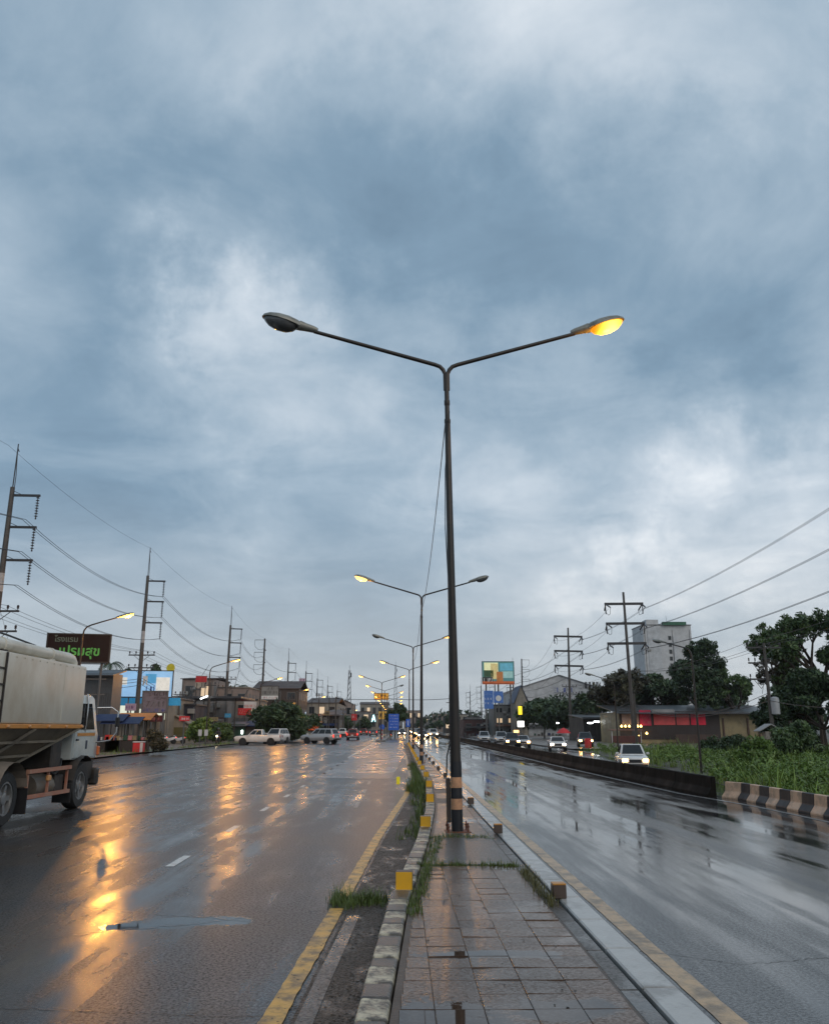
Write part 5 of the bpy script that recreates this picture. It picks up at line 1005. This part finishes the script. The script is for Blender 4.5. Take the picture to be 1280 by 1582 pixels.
# clutter of small posts and signs along the shop side
rc = random.Random(9); cols_ = [redp, whitew, greenp, orangep, cyanp, pm('board_cream', (.45, .4, .3)), yelw, pm('board_navy', (.03, .05, .15))]; names_ = ['red', 'white', 'green', 'orange', 'cyan', 'cream', 'ochre', 'navy']
for i in range(16):
    px = [285, 296, 330, 340, 352, 360, 398, 470, 488, 496, 505, 512, 526, 532, 538, 556][i]; Y = [88, 112, 115, 130, 128, 140, 135, 180, 160, 190, 175, 200, 210, 230, 225, 250][i]
    py = rc.uniform(1098, 1116); q = rc.uniform(.6, 1.0) * 900 / Y; c_ = (i * 3) % 8
    t, w_, h, zc, yf = sign('small_sign', f'{["small", "little"][i // 8]} {names_[c_]} lettered sign on a post, {ord_(i)} along the shop side from the truck', px - q, px + q, py, py + q * rc.uniform(.9, 1.8), Y, cols_[c_], rc.uniform(-10, 20), 1, th=.08, grp='small signs along the shop side')
    scribble(t, -.4 * w_, .4 * w_, zc - .25 * h, zc + .2 * h, yf, ink if c_ in (1, 5, 6) else inkw, 4, 200 + i)
for i in range(9):
    px = [276, 300, 322, 386, 446, 492, 508, 530, 548][i]; Y = [105, 120, 110, 150, 140, 170, 185, 200, 215][i]; p = at(px, 1110, Y); t = thing('utility_post', (p.x, Y, .1), f'{ord_(i)} slim dark utility post among the shop fronts from the truck', 'post', 'slim posts among the shops')
    hh_ = rc.uniform(6, 8.5); MB().tube([(0, 0, 0), (0, 0, hh_)], [.13, .09], 8).build('shaft', conc_p, t, smooth_=40); MB().box((0, 0, hh_ - .4), (1.5, .09, .1)).build('cross_arm', galv_m, t)
    for q in (-.6, .6): link('insulator', PIN, t, (q, 0, hh_ - .35))
# ---- field side
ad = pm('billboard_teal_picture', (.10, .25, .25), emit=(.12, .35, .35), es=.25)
t, w_, h, zc, yf = sign('picture_billboard', 'large colourful picture billboard above the field-side shops', 744, 794, 1022, 1056, 215, ad, 0, 3, z0=-.4, th=.4, edge=darkw, pr=.2)
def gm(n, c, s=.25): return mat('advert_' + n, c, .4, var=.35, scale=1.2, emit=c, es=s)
for (x, z, ww, hh, m, k) in ((-.22, .2, .44, .5, gm('pale_yellow', (.62, .62, .35), .55), 0), (-.30, -.05, .3, .3, gm('dark_green', (.03, .07, .03)), 1), (-.12, .05, .22, .7, gm('cream', (.55, .45, .2), .4), 1), (.05, -.22, .2, .5, gm('orange_brown', (.4, .15, .04)), 2), (.26, .25, .4, .34, gm('sea_blue', (.10, .32, .42), .4), 0), (.28, -.1, .36, .3, gm('pale_cyan', (.25, .42, .4), .4), 1), (-.33, -.34, .32, .26, gm('charcoal', (.02, .02, .02)), 2), (0, -.47, 1.0, .14, gm('rust_orange', (.42, .09, .02), .3), 3)):
    MB().box((x * w_, yf - .006 * k, zc + z * h), (ww * w_, .012, hh * h)).build('picture_panel', m, t)
scribble(t, -.45 * w_, -.2 * w_, zc - .42 * h, zc - .26 * h, yf - .04, inkw, 6, 71)
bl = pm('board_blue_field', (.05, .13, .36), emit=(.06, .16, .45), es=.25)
t, w_, h, zc, yf = sign('blue_board', 'upper blue notice board beneath the picture billboard', 747, 762, 1067, 1095, 205, bl, 0, 2, z0=-.4, th=.2); [scribble(t, -.4 * w_, .4 * w_, zc + (.25 - .25 * k) * h, zc + (.35 - .25 * k) * h, yf, inkw, 5, 72 + k) for k in range(3)]
t, w_, h, zc, yf = sign('blue_board', 'second blue notice board with a white emblem beneath the billboard', 762, 777, 1068, 1086, 208, bl, 0, 2, z0=-.4, th=.2); MB().lathe((0, yf, zc - .1 * h), [(.7, -.01), (.7, .01)], axis=(0, 1, 0), n=20).build('emblem', inkw, t)
# grey hall with a broad gable and lettering
t = block('grey_hall', 'wide grey warehouse hall with a low gable roof and dark lettering', 792, 935, 1066, 262, 40, hallw, 'gable', pm('hall_roof_grey', (.51, .52, .54), rough=.4), z0=-.4, rise=4.6, over=.5)
scribble(t, -2, 4, 13.0, 14.4, -.1, inkb, 5, 81); scribble(t, 6, 13, 14.2, 16.2, -.1, ink, 6, 82); scribble(t, 6, 13.5, 12.2, 13.4, -.1, ink, 8, 83)
t = block('blue_gable_house', 'small house with a steep blue gable roof beside the hall', 795, 815, 1086, 225, 12, plaster, 'gable', pm('roof_blue', (.05, .09, .2)), z0=-.4, rise=4.5)
block('grey_shop_block', 'grey shop block under the blue notice boards', 762, 798, 1090, 235, 14, pm('shop_grey_green', (.22, .23, .22)), 'flat', floors=3, z0=-.4, lit=.1, faceX=False)
block('dark_shop_row', 'dark reddish shop row behind the frontage queue', 715, 765, 1112, 250, 14, pm('dark_red_wall', (.09, .03, .03)), 'flat', floors=1, z0=-.4, lit=.12, faceX=False)
block('dark_arcade', 'low dark arcade shop under the trees with white fascia', 900, 952, 1108, 150, 12, pm('dark_arcade_wall', (.045, .045, .045)), 'lean', tinr, z0=-.4, rise=.5, clutter=False)
t, w_, h, zc, yf = sign('light_box', 'bright white square light box on a post under the dark trees', 799, 809, 1114, 1123, 150, glow('white_light_box', (1, 1, .95), 3.0), 0, 1, z0=-.4, th=.2)
t, w_, h, zc, yf = sign('yellow_sign', 'glowing yellow upright sign above the white light box', 800, 806, 1091, 1104, 175, glow('yellow_glow_sign', (1, .75, .03), 1.2, (.6, .4, .02)), 0, 1, z0=-.4, th=.3)
t, w_, h, zc, yf = sign('lit_sign', 'small warm lit sign below the white light box', 793, 801, 1128, 1132, 145, glow('warm_sign', (1, .55, .15), 2.5), 0, 1, z0=-.4, th=.2)
for px, py, Y, lab in ((861, 1117, 150, 'small white lamp burning under the dark trees'), (911, 1117, 140, 'first fluorescent lamp under the arcade roof'), (921, 1115, 140, 'second fluorescent lamp under the arcade roof')):
    p = at(px, py, Y); t = thing('shop_lamp', (p.x, Y, -.4), lab, 'lamp', 'small lamps under the field-side roofs'); MB().bar((0, .1, 0), (0, .1, p.z + .4), .08, .08).build('post', darkw, t); MB().box((0, 0, p.z + .4), (.9 if px > 900 else .4, .12, .2)).build('tube', tube_m, t, bevel=.03)
p = at(870, 1131, 130); t = thing('red_umbrella', (p.x, 130, -.4), 'red parasol lit from above beside the crossarm pole', 'parasol'); MB().tube([(0, 0, 0), (0, 0, 2.3)], .04, 6).build('pole', pole_g, t); MB().lathe((0, 0, 1.5), [(1.1, 0), (1.0, .15), (.6, .55), (.05, .8)], n=10).build('canopy', redp, t)
p = at(908, 1155, 100); t = thing('water_barrel', (p.x, 100, -.38), 'red barrel standing by the frontage road', 'barrel'); MB().lathe((0, 0, 0), [(.34, 0), (.38, .05), (.38, .32), (.40, .35), (.38, .38), (.38, .68), (.40, .71), (.38, .74), (.38, 1.0), (.34, 1.04)], n=18).build('drum', redp, t, smooth_=30); MB().lathe((0, 0, 1.04), [(.33, 0), (.33, .03)], n=18).build('lid', redp, t)
# banner shop with yellow stained wall
t = block('banner_shop', 'low shop hung with red banners and a stained yellow end wall', 955, 1205, 1100, 128, 12, yelw, 'lean', tinr, z0=-.8, rise=1.2, over=.5, clutter=False)
X0 = t.location.x
def panel(px0, px1, py0, py1, m, nm, off=.12, Y=128):
    a, b = at(px0, py0, Y), at(px1, py1, Y); return MB().box(((a.x + b.x) / 2 - X0, -off, (a.z + b.z) / 2 + .8), (b.x - a.x, .08, a.z - b.z)).build(nm, m, t)
panel(955, 1113, 1099, 1142, pm('shop_dark_opening', (.045, .03, .027)), 'dark_front', .06)
panel(959, 974, 1101, 1120, pm('banner_pale_pink', (.48, .36, .36)), 'banner'); panel(976, 986, 1101, 1120, pm('banner_pale_pink', (.48, .36, .36)), 'banner'); pb = panel(986, 1005, 1097, 1121, pm('banner_crimson', (.52, .02, .07)), 'banner', .16)
panel(1008, 1042, 1102, 1120, pm('banner_faded_red', (.60, .08, .08)), 'banner', .15); panel(1043, 1064, 1102, 1120, pm('banner_faded_red', (.60, .08, .08)), 'banner', .14); panel(1065, 1089, 1102, 1120, pm('banner_red', (.75, .012, .05)), 'banner', .17); panel(1005, 1040, 1096, 1102, pm('white_fascia', (.45, .45, .45)), 'fascia', .3)
for k in range(3): a = at(988, 1102 + k * 6, 128); b = at(1003, 1106 + k * 6, 128); scribble(t, a.x - X0, b.x - X0, b.z + .8, a.z + .8, -.22, mat('sign_ink_rose', (.4, .15, .12), .5), 4, 90 + k)
for i, (px, py) in enumerate(((960, 1122), (966, 1122), (972, 1122), (981, 1122), (985, 1122), (990, 1122), (999, 1133), (987, 1138))):
    a = at(px, py, 127); MB().lathe((a.x - X0, -.8, a.z + .8), [(.04, .22), (.05, .16), (.16, .06), (.18, 0), (.12, -.12), (.02, -.17)][::-1], n=10).build('bulb', glow('warm_bulb', (1, .6, .16), 5.5), t); MB().bar((a.x - X0, -.8, a.z + 1.0), (a.x - X0, -.3, a.z + 1.6), .03, .03).build('bulb_wire', cable_m, t)
for px in (1117, 1155, 1172, 1198): a = at(px, 1120, 127.8); MB().box((a.x - X0, -.1, 2.0), (.22, .16, 4.2)).build('pilaster', pm('rusty_pillar', (.12, .06, .04)), t)
for px in range(1046, 1112, 6): a = at(px, 1138, 126); MB().box((a.x - X0, -2, .9), (.55, .05, 1.7)).build('fence_board', pm('fence_rust', (.10, .055, .04)), t)
p = at(947, 1140, 112); t = thing('red_kiosk', (p.x, 112, -.38), 'reddish food cart with a pale frame behind the white pickup', 'food cart'); MB().box((1.6, 0, .8), (3.6, 1.2, .9)).build('counter', pm('cart_dark_red', (.16, .05, .04)), t, bevel=.02); MB().box((1.6, 0, 2.0), (4.2, 1.6, .12)).build('canopy', pm('cart_canopy_rose', (.40, .20, .16)), t, bevel=.02)
for sx in (-.3, 3.5): MB().bar((sx, -.5, 0), (sx, -.5, 2.0), .09, .09).build('post', whitew, t)
# white block far off
t = block('white_office_block', 'tall white office block with a green roof strip behind the trees', 992, 1066, 966, 232, 11, pm('office_white', (.53, .54, .55), dirt_amt=.25), 'flat', greyw, z0=-.8, faceX=False)
hh = at(1000, 966, 232).z + .8
for k, (u, ww) in enumerate(((-3.8, 3.6), (2.0, .9))): MB().box((u, -.08, hh * .5), (ww, .14, hh * (.98 if k == 0 else .8))).build('wall_panel', pm('office_grey_panel', (.52, .54, .56)), t)
MB().box((2.0, -.2, hh + .45), (6.6, 1.2, .9)).build('green_parapet', pm('parapet_green', (.06, .22, .13)), t); MB().box((-4.0, 2.1, hh + .9), (3.4, 4, 1.4)).build('roof_house', pm('office_white', (.53, .54, .55)), t)
for f in range(8): windows(t, ('y', 0), [(.6, hh * .45 + f * 1.9)], .7, 1.0)
# tin-hatted spirit shrine by the weeds
p = at(1187, 1135, 66); t = thing('wayside_shrine', (p.x, 66, -.9), 'small pale hut roof on a post standing in the weeds', 'shrine'); MB().tube([(0, 0, 0), (0, 0, 1.9)], .10, 8).build('post', darkw, t); MB().box((0, 0, 2.2), (.8, .6, .6)).build('body', pm('shrine_pale', (.40, .37, .33)), t, bevel=.02); MB().prism([(-.95, 2.5), (0, 3.0), (.95, 2.5), (.95, 2.56), (0, 3.08), (-.95, 2.56)], -.6, .6, 'y').build('roof', pm('shrine_roof', (.42, .42, .42)), t)

# ================================================================ trees and weeds
bark_m = mat('bark_dark', (.05, .038, .028), .7, var=.4, scale=4)
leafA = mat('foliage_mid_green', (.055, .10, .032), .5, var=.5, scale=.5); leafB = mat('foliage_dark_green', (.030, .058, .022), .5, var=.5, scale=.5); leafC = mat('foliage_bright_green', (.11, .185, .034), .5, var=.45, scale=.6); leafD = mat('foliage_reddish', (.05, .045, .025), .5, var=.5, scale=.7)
def leaves(rs, centres, radii, per, size, droop=.3):
    n = len(centres) * per; C = np.repeat(np.array(centres), per, 0); Rr = np.repeat(np.array(radii), per)
    d = rs.normal(size=(n, 3)); d /= np.linalg.norm(d, axis=1)[:, None]; rad = Rr * rs.uniform(.25, 1, n) ** .6
    P = C + d * rad[:, None] * np.array([1, 1, .72]); s = size * rs.uniform(.4, 1.6, n)
    a = rs.normal(size=(n, 3)); a[:, 2] -= droop; a /= np.linalg.norm(a, axis=1)[:, None]; b = np.cross(a, rs.normal(size=(n, 3))); b /= np.linalg.norm(b, axis=1)[:, None]
    V = np.stack([P - a * s[:, None], P + b * s[:, None] * .38, P + a * s[:, None], P - b * s[:, None] * .38], 1).reshape(-1, 3)
    return V, np.arange(4 * n).reshape(-1, 4)
def crown_obj(V, Fc, m, parent, name='crown'):
    me = bpy.data.meshes.new(name); me.from_pydata(V.tolist(), [], Fc.tolist()); me.materials.append(m); return link(name, me, parent)
def tree(x, y, z, h, rx, crown_z0, label, m, seed, clumps=60, per=90, leaf=.28, cr=.9, name='tree', cat='tree', sparse=1.0, grp='roadside trees'):
    "a branching skeleton grown first, leaves clustered on its twigs"
    rs = np.random.RandomState(seed); t = thing(name, (x, y, z), label, cat, grp); segs = []; tips = []
    bush = name == 'bush'; top = 9; clumps = int(clumps * 1.7); cr *= 1.2
    def grow(p, d, ln, depth):
        e = p + d * ln; segs.append((p, e, depth)); 
        if depth <= 1: tips.append(e); tips.append(p.lerp(e, .55))
        if depth == 0: return
        for k in range(6 if depth == top else (3 if depth > 1 else 4)):
            q = Vector(rs.normal(size=3)); q.z = q.z * .5 + .22; grow(e, (d * .75 + q.normalized() * .85).normalized(), ln * rs.uniform(.58, .86), depth - 1)
    depth = top = 3 if clumps < 60 else 4
    if bush:
        for k in range(6): q = Vector(rs.normal(size=3)); q.z = abs(q.z) * .7 + .3; grow(Vector((0, 0, .1)), q.normalized(), .5, 2)
    else: grow(Vector((0, 0, 0)), Vector((rs.normal() * .06, rs.normal() * .06, 1)).normalized(), 1.0, depth)
    A = np.array([list(q) for q in tips]); sx = rx / max(.01, np.percentile(np.abs(A[:, :2]), 93)); sz = (h - cr * .4) / A[:, 2].max()
    T = lambda q: Vector((q.x * sx, q.y * sx, q.z * sz)) if q.z > .02 else Vector((q.x, q.y, q.z - .3))
    C = np.array([list(T(q)) for q in tips]); C = C[C[:, 2] > crown_z0 * .8]
    while len(C) > clumps * 1.5: C = C[rs.rand(len(C)) < .85]
    if len(C) < clumps: C = np.concatenate([C, C[rs.randint(0, len(C), clumps - len(C))] + rs.normal(size=(clumps - len(C), 3)) * cr * .8])
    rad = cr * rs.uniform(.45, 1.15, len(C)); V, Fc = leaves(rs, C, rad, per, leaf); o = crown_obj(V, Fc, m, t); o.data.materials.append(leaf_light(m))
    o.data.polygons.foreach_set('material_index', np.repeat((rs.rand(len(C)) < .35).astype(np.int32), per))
    b = MB(); tr = max(.07, h * .02)
    for p, e, dpt in segs: k = (dpt + .6) / (depth + .6); b.tube([T(p), T(e)], [tr * k, tr * max(.12, k - .22)], 6 if dpt > 1 else 4, caps=False)
    b.build('trunk', bark_m, t, smooth_=50); return t
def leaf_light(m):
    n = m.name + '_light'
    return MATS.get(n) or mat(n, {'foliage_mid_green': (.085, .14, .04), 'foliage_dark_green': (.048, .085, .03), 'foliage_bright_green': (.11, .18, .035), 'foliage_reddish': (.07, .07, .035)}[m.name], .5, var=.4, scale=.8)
def tree_px(px, pyt, Y, wpx, base_z, low_py, label, m, seed, **k):
    p = at(px, pyt, Y); lo = at(px, low_py, Y); tree(p.x, Y, base_z, p.z - base_z, wpx / 2 / F * Y * .97, max(.4, lo.z - base_z), label, m, seed, **k)
tree_px(1246, 945, 78, 130, -.9, 1090, 'tall big tree with a ragged open crown at the picture edge, field side', leafA, 5, clumps=400, per=50, leaf=.16, cr=.42)
tree_px(1206, 985, 84, 50, -.9, 1080, 'slim reddish-leaved tree leaning beside the transformer pole', leafD, 15, clumps=50, per=60, leaf=.18, cr=.45)
tree_px(1262, 1030, 72, 120, -.9, 1160, 'dense dark lower tree below the big ragged one', leafB, 6, clumps=260, per=80, leaf=.19, cr=.6)
tree_px(1064, 990, 136, 96, -.8, 1090, 'broad dark tree in front of the white office block', leafB, 7, clumps=300, per=60, leaf=.23, cr=.62)
tree_px(1130, 1020, 134, 66, -.8, 1085, 'feathery light tree between the broad tree and the transformer pole', leafA, 8, clumps=70, per=45, leaf=.24, cr=.7)
tree_px(1005, 1042, 150, 80, -.8, 1095, 'dark tree behind the nearest crossarm pole', leafB, 9, clumps=80, per=80, leaf=.38, cr=1.4)
tree_px(952, 1032, 142, 64, -.8, 1100, 'tree with a thin reddish crown beside the crossarm pole', leafD, 10, clumps=60, per=60, leaf=.34, cr=1.0)
tree_px(1100, 1048, 146, 90, -.8, 1098, 'low dark tree behind the banner shop roof', leafB, 11, clumps=80, per=70, leaf=.38, cr=1.3)
tree_px(838, 1076, 190, 56, -.8, 1125, 'dark tree mass in front of the grey hall, billboard side', leafB, 12, clumps=80, per=70, leaf=.45, cr=1.6)
tree_px(884, 1080, 180, 64, -.8, 1128, 'dark tree mass in front of the grey hall, arcade side', leafB, 13, clumps=80, per=70, leaf=.45, cr=1.6)
tree_px(920, 1068, 170, 46, -.8, 1115, 'dark leafy tree above the arcade roof', leafB, 14, clumps=60, per=70, leaf=.42, cr=1.3)
tree_px(432, 1084, 118, 62, .1, 1136, 'round dark dense tree behind the crossing white pickup', leafB, 20, clumps=110, per=90, leaf=.26, cr=1.0)
tree_px(452, 1092, 128, 34, .1, 1138, 'lighter leafy tree leaning against the round dark tree', leafA, 24, clumps=40, per=80, leaf=.26, cr=.8)
tree_px(482, 1104, 150, 20, .1, 1132, 'small dark bushy tree near the white light box', leafB, 25, clumps=30, per=70, leaf=.28, cr=.8)
tree_px(244, 1028, 112, 24, .1, 1048, 'small tree top showing above the blue billboard', leafB, 26, clumps=24, per=60, leaf=.28, cr=.6)
tree_px(610, 1086, 172, 26, 0, 1110, 'round topped tree behind the blue direction sign', leafB, 27, clumps=60, per=80, leaf=.26, cr=.7)
tree_px(196, 1026, 118, 16, .1, 1042, 'little dark tree behind the hotel sign edge', leafB, 28, clumps=16, per=60, leaf=.26, cr=.5)
tree_px(1120, 1132, 74, 60, -.9, 1165, 'leafy bush at the foot of the stained yellow wall', leafB, 31, clumps=60, per=110, leaf=.13, cr=.5, name='bush', cat='bush', grp='bushes')
tree_px(1232, 1112, 60, 92, -.9, 1170, 'big green bush below the trees at the picture edge', leafA, 32, clumps=110, per=120, leaf=.12, cr=.55, name='bush', cat='bush', grp='bushes')
tree_px(1215, 1060, 88, 80, -.9, 1150, 'dense dark tree filling the gap behind the transformer pole', leafB, 16, clumps=170, per=80, leaf=.19, cr=.7)
tree_px(1165, 1140, 50, 60, -.9, 1185, 'bright rounded bush rising from the weeds', leafC, 33, clumps=80, per=110, leaf=.10, cr=.4, name='bush', cat='bush', grp='bushes')
tree_px(312, 1108, 97, 28, .1, 1140, 'bright green bush beside the marker boards', leafC, 34, clumps=40, per=70, leaf=.2, cr=.6, name='bush', cat='bush', grp='bushes')
tree_px(343, 1116, 104, 36, .1, 1140, 'leafy green hedge bush behind the roadside motorcyclist', leafA, 35, clumps=46, per=70, leaf=.2, cr=.6, name='bush', cat='bush', grp='bushes')
tree_px(239, 1126, 62, 28, .1, 1158, 'straggly dark bush below the mauve notice board', leafD, 36, clumps=60, per=90, leaf=.07, cr=.30, name='bush', cat='bush', grp='bushes')
def palm(px, pyt, Y, label, seed, z0=.1, fr=2.2):
    p = at(px, pyt, Y); rs = random.Random(seed); t = thing('palm_tree', (p.x, Y, z0), label, 'palm tree', 'palms behind the shops'); h = p.z - z0 - fr * .5
    MB().tube([(0, 0, 0), (.1, 0, h * .5), (.0, 0, h)], [.22, .16, .13], 8).build('trunk', bark_m, t, smooth_=50)
    for k in range(15):
        a = k * 2.4 + rs.uniform(-.2, .2); up = rs.uniform(.1, 1.0); b = MB(); pts = []
        for q in range(7): s = q / 6; pts.append(Vector((math.cos(a) * fr * s * (1 - .1 * up), math.sin(a) * fr * s * (1 - .1 * up), h + fr * (up * s - 1.05 * s * s))))
        for q in range(6):
            d = (pts[q + 1] - pts[q]).normalized(); sd_ = d.cross(Vector((0, 0, 1))).normalized(); ll = fr * .24 * (1 - abs(q / 6 - .4))
            for s in (-1, 1):
                for u in (0, .5): o = pts[q].lerp(pts[q + 1], u); b.add([o, o + d * .14, o + sd_ * s * ll + d * ll * .5 - Vector((0, 0, ll * .4))], [(0, 1, 2)])
        b.tube(pts, [.03] * 6 + [.01], 4); b.build('frond', leafB, t, normals=False)
palm(172, 1014, 118, 'palm tree behind the dark hotel sign', 3); palm(372, 1052, 165, 'palm top showing above the beige shop roof', 4); palm(352, 1054, 170, 'second palm top above the beige shop roof', 6); palm(421, 1054, 185, 'palm top behind the grey advert board', 5)
# weeds on the verge: a mass nobody could count
random.seed(31); pts = []
for _ in range(3400):
    y = 20 + 75 * random.random() ** 1.25; x = U(lerp([(20, 13.6), (32, 14.2), (50, 17.6), (62, 19.2)], y), 21 + .42 * y)
    pts.append((x, y, -.95 + max(0, min(.45, (x - 19) * .06)), U(.55, 1.35) * (1 + .35 * math.sin(x * .8) * math.sin(y * .33))))
o = blades(pts, .25, .95, .020, 14, .30, 1.0).build('weeds', weed_m, normals=False); tag(o, 'overgrown tall green grass covering the verge beyond the low wall', 'weeds', kind='stuff')
rs = np.random.RandomState(8); cs = []
for _ in range(1300):
    y = 20 + 70 * rs.rand() ** 1.2; x = rs.uniform(lerp([(20, 13.8), (32, 14.4), (50, 17.8), (62, 19.4)], y), 21 + .42 * y); cs.append((x, y, -.55 + rs.uniform(0, .7)))
V, Fc = leaves(rs, cs, [rs.uniform(.25, .6) for _ in cs], 70, .085, .0); o = crown_obj(V, Fc, weed2_m, None, 'weeds'); tag(o, 'dark broad-leaved weeds and creepers among the tall grass', 'weeds', kind='stuff')
V, Fc = leaves(rs, [(c[0] + rs.normal() * .8, c[1] + rs.normal() * .8, c[2] + .1) for c in cs[:700]], [rs.uniform(.2, .5) for _ in range(700)], 55, .09, .0); o = crown_obj(V, Fc, leafC, None, 'weeds'); tag(o, 'bright leafy creepers over the tall grass of the verge', 'weeds', kind='stuff')
bank = MB(); bank.add([(13.4, 10, -.93), (13.9, 30, -.915), (17.4, 50, -.915), (18.9, 62, -.91), (18.9, 95, -.6), (23, 95, -.5), (23, 10, -.5), (70, 95, -.45), (70, 10, -.45)], [(0, 6, 1), (1, 6, 2), (2, 6, 3), (3, 6, 5), (3, 5, 4), (6, 8, 7, 5)]); structure(bank.build('verge', earth_m))
sg = [( -19.2 - abs(random.gauss(0, .8)), U(52, 130), .1, U(.5, 1.1)) for _ in range(170)]; o = blades(sg, .1, .4, .012, 12, .25, .8).build('grass', weed2_m, normals=False); tag(o, 'patchy verge grass along the shop-side road edge', 'grass', kind='stuff')
# far treeline closes the horizon
rs = np.random.RandomState(77); cs = []; rd = []
for _ in range(900):
    x = rs.uniform(-420, 420)
    if abs(x) < 16: continue
    y = rs.uniform(430, 560); cs.append((x, y, rs.uniform(0, 7) + 2.5 * math.sin(x * .05) + 1)); rd.append(rs.uniform(2, 4.5))
V, Fc = leaves(rs, cs, rd, 26, 1.3, 0); o = crown_obj(V, Fc, leafB, None, 'treeline'); tag(o, 'far dark treeline closing the view behind the last buildings', 'treeline', kind='stuff')

for i, (a_, b_, y_, Y, m, fl) in enumerate(((642, 668, 1108, 520, greyw, 2), (668, 690, 1103, 470, pinkw, 2), (686, 706, 1110, 400, darkw, 1), (704, 722, 1104, 360, plaster, 2), (722, 742, 1108, 310, greyw, 2), (738, 756, 1114, 270, darkw, 1))):
    block('far_shop', ['grey two-storey', 'pinkish two-storey', 'low dark', 'cream two-storey', 'pale grey two-storey', 'low black-fronted'][i] + ' far shop beyond the oncoming headlights', a_, b_, y_, Y, 14, m, 'flat', tinr, floors=fl, lit=.2, z0=-.4, grp='far buildings at the end of the street', faceX=False)
for i, (px, pt, Y, wd_) in enumerate(((655, 1110, 440, 20), (700, 1104, 330, 22), (728, 1112, 280, 18), (676, 1113, 380, 16), (534, 1108, 240, 16), (566, 1106, 280, 14))):
    tree_px(px, pt, Y, wd_, -.4, 1124, ord_(i) + ' small distant tree among the far shops', leafB, 50 + i, clumps=24, per=50, leaf=.5, cr=1.1, grp='distant street trees')
# ================================================================ damp air
hz_ = MB().box((0, 895, 40), (3020, 2030, 84)).build('haze', mat('haze_surface_unused', (1, 1, 1)))
hm = bpy.data.materials.new('damp_air'); hm.use_nodes = True; ht = hm.node_tree; ht.nodes.clear()
ho = ht.nodes.new('ShaderNodeOutputMaterial'); hv = ht.nodes.new('ShaderNodeVolumePrincipled'); hv.inputs['Color'].default_value = (.95, .97, 1, 1); hv.inputs['Density'].default_value = .00012; hv.inputs['Anisotropy'].default_value = .3
ht.links.new(hv.outputs[0], ho.inputs['Volume']); hz_.data.materials.clear(); hz_.data.materials.append(hm)
tag(hz_, 'thin damp evening air over the whole road', 'haze', kind='stuff')
